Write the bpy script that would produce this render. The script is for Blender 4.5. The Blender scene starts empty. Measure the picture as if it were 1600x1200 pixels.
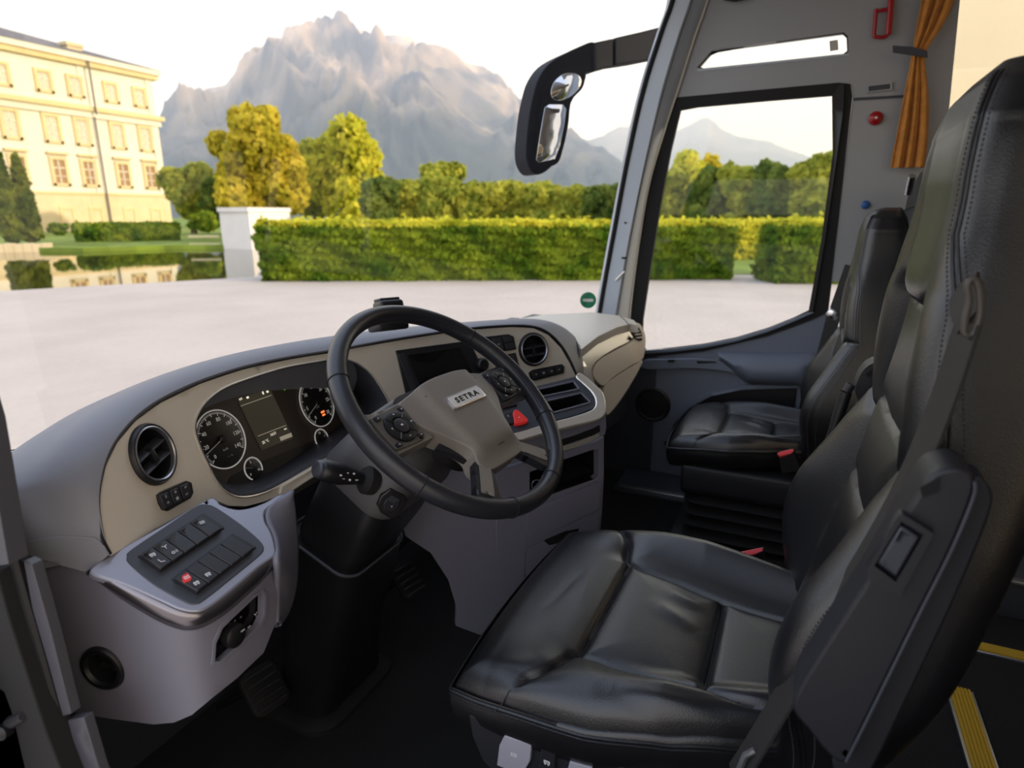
import bpy, bmesh, math, random
import numpy as np
from mathutils import Vector, Matrix
from mathutils.geometry import delaunay_2d_cdt

random.seed(7)
SC = bpy.context.scene
COL = SC.collection

# ------------------------------------------------------------------ camera
F_PX, CX, CY = 977.0, 800.0, 600.0
HEAD, PITCH, CAM_Z = math.radians(65.3), math.radians(15.2), 1.12
cam = bpy.data.cameras.new('camera')
cam.sensor_width = 36.0
cam.lens = F_PX / 1600.0 * 36.0
cam.clip_start, cam.clip_end = 0.02, 6000
cam.dof.use_dof = True
cam.dof.focus_distance = 1.12
cam.dof.aperture_fstop = 4.0
cam_o = bpy.data.objects.new('camera', cam)
cam_o.location = (0, 0, CAM_Z)
cam_o.rotation_euler = (math.pi / 2 - PITCH, 0, -HEAD)
COL.objects.link(cam_o)
SC.camera = cam_o

# ------------------------------------------------------------------ sky, sun, exposure
SUN_HEAD, SUN_EL = math.radians(172), math.radians(13)
SUN_DIR = Vector((math.sin(SUN_HEAD) * math.cos(SUN_EL), math.cos(SUN_HEAD) * math.cos(SUN_EL), math.sin(SUN_EL)))
world = bpy.data.worlds.new('evening_sky')
SC.world = world
world.use_nodes = True
wn, wl = world.node_tree.nodes, world.node_tree.links
wn.clear()
w_out = wn.new('ShaderNodeOutputWorld')
w_bg = wn.new('ShaderNodeBackground')
w_tc = wn.new('ShaderNodeTexCoord')
w_sep = wn.new('ShaderNodeSeparateXYZ')
w_ramp = wn.new('ShaderNodeValToRGB')
wl.new(w_tc.outputs['Generated'], w_sep.inputs[0])
wl.new(w_sep.outputs['Z'], w_ramp.inputs[0])
e = w_ramp.color_ramp.elements
e[0].position, e[0].color = 0.0, (1.0, 0.93, 0.85, 1)
e[1].position, e[1].color = 0.75, (0.60, 0.72, 0.95, 1)
m_ = w_ramp.color_ramp.elements.new(0.22); m_.color = (0.95, 0.96, 0.985, 1)
w_dot = wn.new('ShaderNodeVectorMath'); w_dot.operation = 'DOT_PRODUCT'
wl.new(w_tc.outputs['Generated'], w_dot.inputs[0])
w_dot.inputs[1].default_value = SUN_DIR
w_mr = wn.new('ShaderNodeMapRange')
w_mr.inputs['From Min'].default_value = -0.1
w_mr.inputs['From Max'].default_value = 1.0
w_mr.interpolation_type = 'SMOOTHSTEP'
wl.new(w_dot.outputs['Value'], w_mr.inputs['Value'])
w_mix = wn.new('ShaderNodeMixRGB')
w_mix.inputs[2].default_value = (1.0, 0.76, 0.47, 1)
w_fac = wn.new('ShaderNodeMath'); w_fac.operation = 'MULTIPLY'
wl.new(w_mr.outputs[0], w_fac.inputs[0]); w_fac.inputs[1].default_value = 0.75
wl.new(w_fac.outputs[0], w_mix.inputs[0])
wl.new(w_ramp.outputs[0], w_mix.inputs[1])
w_map = wn.new('ShaderNodeMapping'); w_map.inputs['Scale'].default_value = (1, 1, 5)
w_noise = wn.new('ShaderNodeTexNoise'); w_noise.inputs['Scale'].default_value = 1.7; w_noise.inputs['Detail'].default_value = 5
wl.new(w_tc.outputs['Generated'], w_map.inputs[0]); wl.new(w_map.outputs[0], w_noise.inputs['Vector'])
w_cl = wn.new('ShaderNodeMapRange')
w_cl.inputs['From Min'].default_value = 0.52; w_cl.inputs['From Max'].default_value = 0.72
w_cl.inputs['To Max'].default_value = 0.28
wl.new(w_noise.outputs[0], w_cl.inputs['Value'])
w_mix2 = wn.new('ShaderNodeMixRGB'); w_mix2.inputs[2].default_value = (0.92, 0.84, 0.80, 1)
wl.new(w_cl.outputs[0], w_mix2.inputs[0]); wl.new(w_mix.outputs[0], w_mix2.inputs[1])
wl.new(w_mix2.outputs[0], w_bg.inputs[0])
w_bg.inputs[1].default_value = 1.08
wl.new(w_bg.outputs[0], w_out.inputs[0])

sun = bpy.data.lights.new('sun', 'SUN')
sun.energy = 1.9
sun.color = (1.0, 0.83, 0.62)
sun.angle = math.radians(2.0)
sun_o = bpy.data.objects.new('sun', sun)
sun_o.rotation_euler = SUN_DIR.to_track_quat('Z', 'Y').to_euler()
COL.objects.link(sun_o)

SC.cycles.volume_bounces = 3
SC.view_settings.view_transform = 'Standard'
SC.view_settings.look = 'None'
SC.view_settings.gamma = 1.0
SC.view_settings.use_curve_mapping = False
SC.view_settings.exposure = 0.75

# ------------------------------------------------------------------ rays and surfaces
cp_, sp_ = math.cos(PITCH), math.sin(PITCH)
FW = (math.sin(HEAD), math.cos(HEAD)); RT = (math.cos(HEAD), -math.sin(HEAD))
EYE = Vector((0, 0, CAM_Z))
def ray(px, py):
    x = (px - CX) / F_PX; y = (CY - py) / F_PX
    f = cp_ + sp_ * y; u = cp_ * y - sp_
    return Vector((f * FW[0] + x * RT[0], f * FW[1] + x * RT[1], u))
def at_axis(px, py, ax, v):
    r = ray(px, py); t = (v - EYE[ax]) / r[ax]
    return EYE + r * t
def atX(px, py, v): return at_axis(px, py, 0, v)
def atY(px, py, v): return at_axis(px, py, 1, v)
def atZ(px, py, v): return at_axis(px, py, 2, v)
def at_depth(px, py, d): return EYE + ray(px, py) * d
def proj(p):
    p = Vector(p) - EYE
    f = p.x * FW[0] + p.y * FW[1]; r = p.x * RT[0] + p.y * RT[1]
    d = f * cp_ - p.z * sp_; u = f * sp_ + p.z * cp_
    return (CX + F_PX * r / d, CY - F_PX * u / d)
def plane_fn(p0, n):
    p0 = Vector(p0); n = Vector(n).normalized()
    def fn(px, py):
        r = ray(px, py); t = (p0 - EYE).dot(n) / r.dot(n)
        return EYE + r * t
    return fn
def catmull(pts, n, closed=False):
    P = [np.array(p, float) for p in pts]
    m = len(P); out = []
    segs = m if closed else m - 1
    per = max(1, int(math.ceil(n / segs)))
    for i in range(segs):
        if closed: p0, p1, p2, p3 = P[(i-1) % m], P[i], P[(i+1) % m], P[(i+2) % m]
        else: p0, p1, p2, p3 = P[max(i-1, 0)], P[i], P[i+1], P[min(i+2, m-1)]
        for k in range(per):
            t = k / per
            out.append(0.5 * ((2*p1) + (-p0+p2)*t + (2*p0-5*p1+4*p2-p3)*t*t + (-p0+3*p1-3*p2+p3)*t**3))
    if not closed: out.append(P[-1])
    return out
def resample(pts, n, closed=False):
    P = np.array([list(p) for p in pts], float)
    if closed: P = np.vstack([P, P[:1]])
    d = np.concatenate([[0], np.cumsum(np.linalg.norm(np.diff(P, axis=0), axis=1))])
    t = np.linspace(0, d[-1], n + 1)[:-1] if closed else np.linspace(0, d[-1], n)
    return [np.array([np.interp(x, d, P[:, k]) for k in range(P.shape[1])]) for x in t]
def cyl_fn(plan, d, z0, off=0.0):
    """surface swept from a plan curve along d; off moves it towards the driver side"""
    C = np.array(catmull(plan, 120))
    a = C[0] + (C[0]-C[1]) / np.linalg.norm(C[0]-C[1]) * 1.5
    b = C[-1] + (C[-1]-C[-2]) / np.linalg.norm(C[-1]-C[-2]) * 1.5
    C = np.vstack([a, C, b])
    T = np.gradient(C, axis=0); T /= np.linalg.norm(T, axis=1)[:, None]
    C = C + np.stack([T[:, 1], -T[:, 0]], 1) * off
    A = C[:-1]; B = C[1:]; S = B - A
    d = np.array(d, float)
    def fn(px, py):
        r = np.array(ray(px, py)); o = np.array(EYE)
        Q0 = o[:2] - d[:2] * (o[2] - z0) / d[2]
        W = r[:2] - d[:2] * r[2] / d[2]
        den = W[0] * S[:, 1] - W[1] * S[:, 0]
        den = np.where(abs(den) < 1e-12, 1e-12, den)
        D = A - Q0
        t = (D[:, 0] * S[:, 1] - D[:, 1] * S[:, 0]) / den
        s = (D[:, 0] * W[1] - D[:, 1] * W[0]) / den
        ok = (s >= -1e-6) & (s <= 1 + 1e-6) & (t > 0.25)
        if not ok.any():
            t0 = 1.0
        else: t0 = t[ok].min()
        return Vector(o + r * t0)
    return fn
def frame_on(fn, px, py):
    """origin, right, up, outward normal of a surface under a pixel"""
    p = fn(px, py); a = fn(px + 4, py); b = fn(px, py - 4)
    n = (a - p).cross(b - p).normalized()
    if n.dot(EYE - p) < 0: n = -n
    return p, n
def circle_px(fn, px, py, r, k=40):
    p, n = frame_on(fn, px, py); u, v, n = axes_of(n)
    return [proj(p + u * (r * math.cos(2*math.pi*i/k)) + v * (r * math.sin(2*math.pi*i/k))) for i in range(k)]
def axes_of(n, up=(0, 0, 1)):
    n = Vector(n).normalized(); up = Vector(up)
    u = up.cross(n).normalized()
    v = n.cross(u).normalized()
    return u, v, n

# ------------------------------------------------------------------ materials
def lin(c):
    return tuple(((x / 255) / 12.92 if x / 255 <= 0.04045 else ((x / 255 + 0.055) / 1.055) ** 2.4) for x in c)
MATS = {}
def mat(name, rgb, rough=0.5, metal=0.0, bump=0.0, scale=200.0, spec=0.5, var=0.0, vscale=3.0, emit=None, estr=0.0,
        coat=0.0, trans=0.0, sheen=0.0, rgb2=None, detail=3.0, linear=False, vor=False, aniso=None):
    m = bpy.data.materials.new(name); m.use_nodes = True
    n, l = m.node_tree.nodes, m.node_tree.links
    b = n['Principled BSDF']
    c = tuple(rgb) if linear else lin(rgb)
    b.inputs['Base Color'].default_value = (*c, 1)
    b.inputs['Roughness'].default_value = rough
    b.inputs['Metallic'].default_value = metal
    b.inputs['Specular IOR Level'].default_value = spec
    b.inputs['Coat Weight'].default_value = coat
    b.inputs['Transmission Weight'].default_value = trans
    b.inputs['Sheen Weight'].default_value = sheen
    if emit is not None:
        b.inputs['Emission Color'].default_value = (*lin(emit), 1)
        b.inputs['Emission Strength'].default_value = estr
    tc = n.new('ShaderNodeTexCoord')
    if var > 0 or rgb2 is not None:
        nz = n.new('ShaderNodeTexNoise'); nz.inputs['Scale'].default_value = vscale; nz.inputs['Detail'].default_value = detail
        l.new(tc.outputs['Object'], nz.inputs['Vector'])
        mr = n.new('ShaderNodeMapRange'); mr.inputs['From Min'].default_value = 0.35; mr.inputs['From Max'].default_value = 0.65
        l.new(nz.outputs[0], mr.inputs['Value'])
        mx = n.new('ShaderNodeMixRGB')
        c2 = lin(rgb2) if rgb2 is not None else tuple(min(1, x * (1 + var)) for x in c)
        c1 = c if rgb2 is not None else tuple(x * (1 - var) for x in c)
        mx.inputs[1].default_value = (*c1, 1); mx.inputs[2].default_value = (*c2, 1)
        l.new(mr.outputs[0], mx.inputs[0]); l.new(mx.outputs[0], b.inputs['Base Color'])
    if bump > 0:
        if vor:
            t = n.new('ShaderNodeTexVoronoi'); t.inputs['Scale'].default_value = scale
        else:
            t = n.new('ShaderNodeTexNoise'); t.inputs['Scale'].default_value = scale; t.inputs['Detail'].default_value = 4
        l.new(tc.outputs['Object'], t.inputs['Vector'])
        bp = n.new('ShaderNodeBump'); bp.inputs['Strength'].default_value = bump
        bp.inputs['Distance'].default_value = 0.6 / scale
        l.new(t.outputs[0], bp.inputs['Height']); l.new(bp.outputs[0], b.inputs['Normal'])
    MATS[name] = m
    return m
def glass_mat(name, tint=(0.97, 0.98, 0.98), refl=1.0, rough=0.0):
    m = bpy.data.materials.new(name); m.use_nodes = True
    n, l = m.node_tree.nodes, m.node_tree.links
    n.clear()
    o = n.new('ShaderNodeOutputMaterial'); t = n.new('ShaderNodeBsdfTransparent'); g = n.new('ShaderNodeBsdfGlossy')
    t.inputs[0].default_value = (*tint, 1); g.inputs['Roughness'].default_value = rough
    fr = n.new('ShaderNodeFresnel'); fr.inputs[0].default_value = 1.45
    ml = n.new('ShaderNodeMath'); ml.operation = 'MULTIPLY'; ml.inputs[1].default_value = refl
    mx = n.new('ShaderNodeMixShader')
    l.new(fr.outputs[0], ml.inputs[0]); l.new(ml.outputs[0], mx.inputs[0])
    l.new(t.outputs[0], mx.inputs[1]); l.new(g.outputs[0], mx.inputs[2]); l.new(mx.outputs[0], o.inputs[0])
    MATS[name] = m
    return m
def leaf_mat(name, a, b, trans=0.35):
    m = bpy.data.materials.new(name); m.use_nodes = True
    n, l = m.node_tree.nodes, m.node_tree.links
    n.clear()
    o = n.new('ShaderNodeOutputMaterial'); d = n.new('ShaderNodeBsdfDiffuse'); t = n.new('ShaderNodeBsdfTranslucent')
    mx = n.new('ShaderNodeMixShader'); mx.inputs[0].default_value = trans
    tc = n.new('ShaderNodeTexCoord'); nz = n.new('ShaderNodeTexNoise'); nz.inputs['Scale'].default_value = 0.9; nz.inputs['Detail'].default_value = 6
    l.new(tc.outputs['Object'], nz.inputs['Vector'])
    mr = n.new('ShaderNodeMapRange'); mr.inputs['From Min'].default_value = 0.35; mr.inputs['From Max'].default_value = 0.65
    l.new(nz.outputs[0], mr.inputs['Value'])
    c = n.new('ShaderNodeMixRGB'); c.inputs[1].default_value = (*lin(a), 1); c.inputs[2].default_value = (*lin(b), 1)
    l.new(mr.outputs[0], c.inputs[0])
    l.new(c.outputs[0], d.inputs[0]); l.new(c.outputs[0], t.inputs[0])
    l.new(d.outputs[0], mx.inputs[1]); l.new(t.outputs[0], mx.inputs[2]); l.new(mx.outputs[0], o.inputs[0])
    MATS[name] = m
    return m

mat('pad_plastic', (124, 125, 134), rough=0.55, bump=0.10, scale=900)
mat('fascia_plastic', (212, 204, 190), rough=0.42, bump=0.06, scale=1100)
mat('console_silver', (150, 153, 168), rough=0.36, metal=0.35, bump=0.03, scale=900)
mat('console_grey', (116, 115, 128), rough=0.5, bump=0.06, scale=900)
mat('band_metal', (138, 134, 140), rough=0.26, metal=0.9)
mat('trim_silver', (236, 229, 217), rough=0.26, metal=0.65)
mat('panel_dark', (58, 61, 70), rough=0.5, bump=0.06, scale=700)
mat('black_plastic', (24, 24, 27), rough=0.42, bump=0.05, scale=800)
mat('black_gloss', (9, 9, 11), rough=0.12)
mat('black_matte', (12, 12, 13), rough=0.8)
mat('button_dark', (38, 38, 43), rough=0.38)
mat('button_face', (52, 53, 60), rough=0.4)
mat('icon_white', (225, 225, 230), rough=0.5)
mat('dial_print', (225, 225, 225), rough=0.5, emit=(225, 222, 215), estr=0.12)
mat('screen_text', (180, 172, 155), rough=0.5, emit=(190, 180, 160), estr=0.2)
mat('guide_brown', (72, 68, 64), rough=0.45)
mat('ceiling_light', (196, 197, 198), rough=0.7)
mat('icon_lit', (230, 228, 220), rough=0.5, emit=(235, 225, 205), estr=0.5)
mat('icon_red', (190, 40, 38), rough=0.4, emit=(220, 50, 45), estr=0.15)
mat('icon_amber', (230, 110, 60), rough=0.4, emit=(255, 120, 60), estr=0.9)
mat('icon_green', (60, 120, 40), rough=0.4, emit=(80, 150, 50), estr=0.3)
mat('chrome', (215, 215, 220), rough=0.16, metal=1.0)
mat('satin_metal', (176, 178, 184), rough=0.32, metal=0.9)
mat('cluster_brown', (62, 55, 49), rough=0.4)
mat('cluster_face', (30, 27, 26), rough=0.35)
mat('screen_lcd', (74, 72, 62), rough=0.2, emit=(70, 66, 52), estr=0.12)
mat('screen_black', (8, 8, 10), rough=0.09)
mat('leather_black', (20, 20, 24), rough=0.36, bump=0.16, scale=520, vor=True, spec=0.8)
mat('leather_wheel', (38, 39, 45), rough=0.34, bump=0.12, scale=900, vor=True)
mat('wheel_grey', (130, 123, 115), rough=0.42, bump=0.05, scale=1000)
mat('pad_grey', (96, 92, 88), rough=0.42)
mat('thread', (30, 30, 36), rough=0.7)
mat('thread_light', (50, 50, 57), rough=0.7)
mat('belt_webbing', (40, 37, 36), rough=0.65, bump=0.35, scale=1400)
mat('buckle_red', (226, 70, 78), rough=0.35)
mat('seat_plastic', (33, 34, 40), rough=0.5, bump=0.08, scale=800)
mat('collar_grey', (70, 68, 70), rough=0.5, bump=0.05, scale=900)
mat('seat_button', (158, 158, 170), rough=0.45)
mat('carpet', (21, 21, 23), rough=0.95, bump=0.7, scale=700, var=0.3, vscale=300)
mat('rubber', (16, 16, 18), rough=0.75)
mat('wall_grey', (154, 157, 160), rough=0.55, bump=0.05, scale=500)
mat('edge_grey', (70, 70, 78), rough=0.5)
mat('pillar_grey', (178, 187, 197), rough=0.5, bump=0.04, scale=500)
mat('door_dark', (108, 115, 130), rough=0.5, bump=0.06, scale=700)
mat('door_trim', (120, 128, 142), rough=0.35, metal=0.3)
mat('curtain', (192, 128, 50), rough=0.8, var=0.12, vscale=40, sheen=0.2)
mat('red_plastic', (158, 16, 24), rough=0.3)
mat('blue_plastic', (40, 92, 160), rough=0.3)
mat('yellow_strip', (196, 158, 36), rough=0.6)
mat('sticker_green', (28, 132, 96), rough=0.5)
mat('print_grey', (188, 184, 176), rough=0.6)
mat('mirror_housing', (34, 36, 43), rough=0.75, bump=0.03, scale=500, spec=0.2)
mat('mirror_glass', (235, 235, 238), rough=0.02, metal=1.0)
glass_mat('windscreen_glass', (0.985, 0.985, 0.98), 0.9)
glass_mat('door_glass', (0.97, 0.975, 0.97), 0.45)
glass_mat('tinted_glass', (0.86, 0.80, 0.69), 0.9)
glass_mat('cluster_glass', (0.97, 0.96, 0.95), 1.0, 0.02)

# ------------------------------------------------------------------ mesh builders
def finish(me, smooth=True, angle=40):
    if smooth:
        me.shade_smooth()
        me.set_sharp_from_angle(angle=math.radians(angle))
def link(name, me, material, parent=None, label=None, smooth=True, angle=40):
    if material and not me.materials: me.materials.append(MATS[material])
    finish(me, smooth, angle)
    o = bpy.data.objects.new(name, me)
    COL.objects.link(o)
    if parent is not None: adopt(o, parent)
    if label: o['label'] = label
    return o
def world_loc(o):
    v = Vector(o.location)
    while o.parent: o = o.parent; v = v + o.location
    return v
def adopt(o, parent):
    o.parent = parent
    root = parent
    while root.parent: root = root.parent
    if parent.parent is None: o.matrix_parent_inverse = Matrix.Translation(-Vector(parent.location))
    else: o.matrix_parent_inverse = Matrix.Identity(4)
def thing(name, label, cat, loc=(0, 0, 0), group=None):
    o = bpy.data.objects.new(name, None)
    o.empty_display_size = 0.1
    COL.objects.link(o); o.location = loc
    o['label'] = label; o['category'] = cat
    if group: o['group'] = group
    return o
def tag(o, label, cat, group=None):
    o['label'] = label; o['category'] = cat
    if group: o['group'] = group
    return o
def struct(o):
    o['kind'] = 'structure'; return o
def mesh(verts, faces, name='m'):
    me = bpy.data.meshes.new(name)
    me.from_pydata([tuple(v) for v in verts], [], [tuple(f) for f in faces])
    me.validate(); me.update()
    return me
def fix_normals(me):
    bm = bmesh.new(); bm.from_mesh(me)
    bmesh.ops.recalc_face_normals(bm, faces=bm.faces)
    bm.to_mesh(me); bm.free(); me.update(); return me
def bevel_mod(o, w, seg=2, angle=40):
    m = o.modifiers.new('bevel', 'BEVEL'); m.width = w; m.segments = seg
    m.limit_method = 'ANGLE'; m.angle_limit = math.radians(angle); m.harden_normals = False
    return o
def subsurf(o, lv=1):
    m = o.modifiers.new('subsurf', 'SUBSURF'); m.levels = lv; m.render_levels = lv
    return o
def inside(p, poly):
    x, y = p; c = False; n = len(poly); j = n - 1
    for i in range(n):
        xi, yi = poly[i][0], poly[i][1]; xj, yj = poly[j][0], poly[j][1]
        if (yi > y) != (yj > y) and x < (xj - xi) * (y - yi) / (yj - yi) + xi: c = not c
        j = i
    return c
def tri2d(outline, holes=(), step=12.0):
    """constrained triangulation of a flat outline with an inner grid of points"""
    pts = [Vector((float(p[0]), float(p[1]))) for p in outline]
    edges = [(i, (i + 1) % len(pts)) for i in range(len(pts))]
    for h in holes:
        b = len(pts); pts += [Vector((float(p[0]), float(p[1]))) for p in h]
        edges += [(b + i, b + (i + 1) % len(h)) for i in range(len(h))]
    bp = np.array([[p.x, p.y] for p in pts])
    x0, y0 = bp.min(0); x1, y1 = bp.max(0)
    k = 0; y = y0 + step / 2
    while y < y1:
        x = x0 + (step / 2 if k % 2 else step)
        while x < x1:
            if inside((x, y), outline) and not any(inside((x, y), h) for h in holes):
                if np.min(np.hypot(bp[:, 0] - x, bp[:, 1] - y)) > step * 0.5: pts.append(Vector((x, y)))
            x += step
        y += step * 0.87; k += 1
    V, E, Fc, *_ = delaunay_2d_cdt(pts, edges, [], 0, 1e-5)
    out = []
    for f in Fc:
        c = (sum(V[i].x for i in f) / len(f), sum(V[i].y for i in f) / len(f))
        if inside(c, outline) and not any(inside(c, h) for h in holes): out.append(tuple(f))
    return V, out
def patch(name, outline, fn, material, parent=None, holes=(), step=14, thick=0.004, smooth_n=0, lift=0.0, bev=0.0012, label=None, dome=0.0):
    """a sheet of real thickness lying on a surface; its edge is given where it is seen"""
    if smooth_n: outline = resample(catmull(outline, smooth_n, True), smooth_n, True)
    V, Fc = tri2d(outline, holes, step)
    P = [fn(v.x, v.y) for v in V]
    N = [Vector((0, 0, 0)) for _ in P]
    faces = []
    for f in Fc:
        n = (P[f[1]] - P[f[0]]).cross(P[f[2]] - P[f[0]])
        c = P[f[0]]
        if n.dot(EYE - c) < 0: f = f[::-1]; n = -n
        faces.append(f)
        for i in f: N[i] += n
    N = [n.normalized() if n.length > 0 else Vector((0, 0, 1)) for n in N]
    if dome:
        bd = np.array([list(p)[:2] for p in outline])
        dd = np.array([np.min(np.hypot(bd[:, 0] - v.x, bd[:, 1] - v.y)) for v in V]); dm = dd.max() or 1
        P = [p + n * (dome * math.sqrt(max(0, 1 - (1 - min(1, d / dm)) ** 2))) for p, n, d in zip(P, N, dd)]
    top = [p + n * lift for p, n in zip(P, N)]
    bot = [p + n * (lift - thick) for p, n in zip(P, N)]
    k = len(P)
    ec = {}
    for f in faces:
        for i in range(3):
            a, b = f[i], f[(i + 1) % 3]; ec[(a, b)] = 1
    F2 = list(faces) + [tuple(i + k for i in f[::-1]) for f in faces]
    for (a, b) in ec:
        if (b, a) not in ec: F2.append((b, a, a + k, b + k))
    o = link(name, mesh(top + bot, F2), material, parent, label, True, 45)
    if bev: bevel_mod(o, bev, 2, 50)
    return o
def loft_mesh(secs, closed=True, caps=True, closed_v=False):
    n = len(secs[0]); V = []; Fc = []
    for s in secs: V += [Vector(p) for p in s]
    m = len(secs)
    for i in range(m if closed_v else m - 1):
        i2 = (i + 1) % m
        for j in range(n if closed else n - 1):
            j2 = (j + 1) % n
            Fc.append((i * n + j, i * n + j2, i2 * n + j2, i2 * n + j))
    if caps and closed and not closed_v:
        Fc.append(tuple(range(n))[::-1]); Fc.append(tuple((m - 1) * n + j for j in range(n)))
    return fix_normals(mesh(V, Fc))
def tube_mesh(path, rad, n=12, closed=False, flat=1.0, up=None):
    P = [Vector(p) for p in path]; m = len(P)
    secs = []; prev = None
    for i in range(m):
        if closed: t = (P[(i+1) % m] - P[(i-1) % m]).normalized()
        else: t = (P[min(i+1, m-1)] - P[max(i-1, 0)]).normalized()
        if up is not None: a = (Vector(up) - t * t.dot(Vector(up))).normalized()
        elif prev is None:
            a = Vector((0, 0, 1)) if abs(t.z) < 0.9 else Vector((1, 0, 0)); a = (a - t * a.dot(t)).normalized()
        else: a = (prev - t * prev.dot(t)).normalized()
        prev = a; b = t.cross(a)
        r = rad[i] if hasattr(rad, '__len__') else rad
        secs.append([P[i] + a * (math.cos(q) * r * flat) + b * (math.sin(q) * r) for q in [2 * math.pi * k / n for k in range(n)]])
    return loft_mesh(secs, True, not closed, closed)
def lathe_mesh(prof, o, n, seg=40, up=(0, 0, 1), ring=False):
    u, v, n = axes_of(n, up); o = Vector(o)
    secs = [[o + u * (r * math.cos(a)) + v * (r * math.sin(a)) + n * h for a in [2 * math.pi * k / seg for k in range(seg)]] for r, h in prof]
    if ring: return loft_mesh(secs, True, False, True)
    return loft_mesh(secs, True, True)
def box_mesh(c, size, bev=0.0, seg=2, rot=None):
    bm = bmesh.new(); bmesh.ops.create_cube(bm, size=1.0)
    for v in bm.verts: v.co = Vector((v.co.x * size[0], v.co.y * size[1], v.co.z * size[2]))
    if bev > 0:
        bmesh.ops.bevel(bm, geom=list(bm.edges), offset=min(bev, min(size) * 0.48), segments=seg, profile=0.5, affect='EDGES')
    M = Matrix.Translation(Vector(c))
    if rot is not None: M = M @ rot.to_4x4()
    bmesh.ops.transform(bm, matrix=M, verts=bm.verts)
    me = bpy.data.meshes.new('box'); bm.to_mesh(me); bm.free(); return me
def axes_rot(u, v, n): return Matrix((u, v, n)).transposed()
def prism_mesh(outline, o, u, v, n, h0, h1, bev=0.0, seg=2):
    """flat outline in (u, v), extruded along n from h0 to h1"""
    o, u, v, n = Vector(o), Vector(u), Vector(v), Vector(n)
    bm = bmesh.new()
    a = [bm.verts.new(o + u * p[0] + v * p[1] + n * h0) for p in outline]
    b = [bm.verts.new(o + u * p[0] + v * p[1] + n * h1) for p in outline]
    k = len(a)
    fb = bm.faces.new(a[::-1]); ft = bm.faces.new(b)
    for i in range(k): bm.faces.new((a[i], a[(i+1) % k], b[(i+1) % k], b[i]))
    bmesh.ops.recalc_face_normals(bm, faces=bm.faces)
    if bev > 0:
        bmesh.ops.bevel(bm, geom=list(ft.edges), offset=bev, segments=seg, profile=0.5, affect='EDGES', clamp_overlap=True)
    me = bpy.data.meshes.new('prism'); bm.to_mesh(me); bm.free(); return me
def join_meshes(ms):
    bm = bmesh.new()
    for m in ms: bm.from_mesh(m)
    me = bpy.data.meshes.new('joined'); bm.to_mesh(me); bm.free(); return me
def text_mesh(body, size, o, u, v, n, depth=0.0003, bold=0.0, shear=0.0, spacing=1.0, xscale=1.0):
    cu = bpy.data.curves.new('txt', 'FONT'); cu.body = body; cu.size = size; cu.align_x = 'CENTER'; cu.align_y = 'CENTER'
    cu.extrude = depth; cu.offset = bold; cu.shear = shear; cu.space_character = spacing; cu.resolution_u = 2
    ob = bpy.data.objects.new('txt', cu)
    me = bpy.data.meshes.new_from_object(ob)
    bpy.data.objects.remove(ob); bpy.data.curves.remove(cu)
    M = Matrix.Translation(Vector(o)) @ axes_rot(Vector(u) * xscale, Vector(v), Vector(n)).to_4x4()
    me.transform(M); return me
def rrect(w, h, r, k=5, cx=0, cy=0):
    out = []
    for (sx, sy, a0) in ((1, 1, 0), (-1, 1, 90), (-1, -1, 180), (1, -1, 270)):
        for i in range(k + 1):
            a = math.radians(a0 + 90 * i / k)
            out.append((cx + sx * (w/2 - r) + r * math.cos(a), cy + sy * (h/2 - r) + r * math.sin(a)))
    return out
def circ(r, k=32, cx=0, cy=0): return [(cx + r * math.cos(2*math.pi*i/k), cy + r * math.sin(2*math.pi*i/k)) for i in range(k)]
# ================================================================== OUTSIDE
GZ = -1.0
WZ = -1.25
mat('gravel', (184, 175, 169), rough=0.95, bump=0.25, scale=6.0, var=0.06, vscale=0.5, detail=8)
mat('lawn', (110, 132, 42), rough=0.95, var=0.25, vscale=0.6, detail=6)
mat('far_land', (86, 98, 62), rough=0.95, var=0.2, vscale=0.03)
mat('pond_bed', (40, 42, 26), rough=0.6)
mat('palace_wall', (226, 220, 208), rough=0.9, var=0.04, vscale=0.4)
mat('palace_cream', (222, 200, 154), rough=0.9, var=0.05, vscale=0.4)
mat('palace_base', (216, 200, 164), rough=0.9, var=0.05, vscale=0.5)
mat('palace_pane', (206, 196, 176), rough=0.35)
mat('palace_dark_pane', (156, 124, 88), rough=0.25)
mat('roof_slate', (104, 100, 104), rough=0.8, var=0.1, vscale=0.5)
mat('stone_white', (232, 228, 224), rough=0.85, var=0.03, vscale=0.6)
mat('bark', (84, 70, 50), rough=0.95, bump=0.4, scale=8)
leaf_mat('leaf_yellow', (172, 164, 48), (232, 214, 84), .45)
leaf_mat('leaf_mid', (134, 148, 60), (200, 198, 84), .42)
leaf_mat('leaf_dark', (90, 114, 58), (138, 150, 70), .42)
leaf_mat('leaf_hedge', (80, 114, 34), (146, 162, 50), .4)
leaf_mat('leaf_bright', (176, 182, 54), (232, 224, 84), .45)
leaf_mat('leaf_cypress', (84, 104, 44), (128, 136, 56), .42)
mw = bpy.data.materials.new('pond_water'); mw.use_nodes = True
b_ = mw.node_tree.nodes['Principled BSDF']
b_.inputs['Base Color'].default_value = (*lin((60, 58, 30)), 1); b_.inputs['Roughness'].default_value = 0.03
b_.inputs['IOR'].default_value = 1.6; b_.inputs['Specular IOR Level'].default_value = 1.0
nz_ = mw.node_tree.nodes.new('ShaderNodeTexNoise'); nz_.inputs['Scale'].default_value = 1.2
tc_ = mw.node_tree.nodes.new('ShaderNodeTexCoord'); bp_ = mw.node_tree.nodes.new('ShaderNodeBump')
bp_.inputs['Strength'].default_value = 0.02; bp_.inputs['Distance'].default_value = 0.05
mw.node_tree.links.new(tc_.outputs['Object'], nz_.inputs['Vector']); mw.node_tree.links.new(nz_.outputs[0], bp_.inputs['Height'])
mw.node_tree.links.new(bp_.outputs[0], b_.inputs['Normal'])
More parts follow.
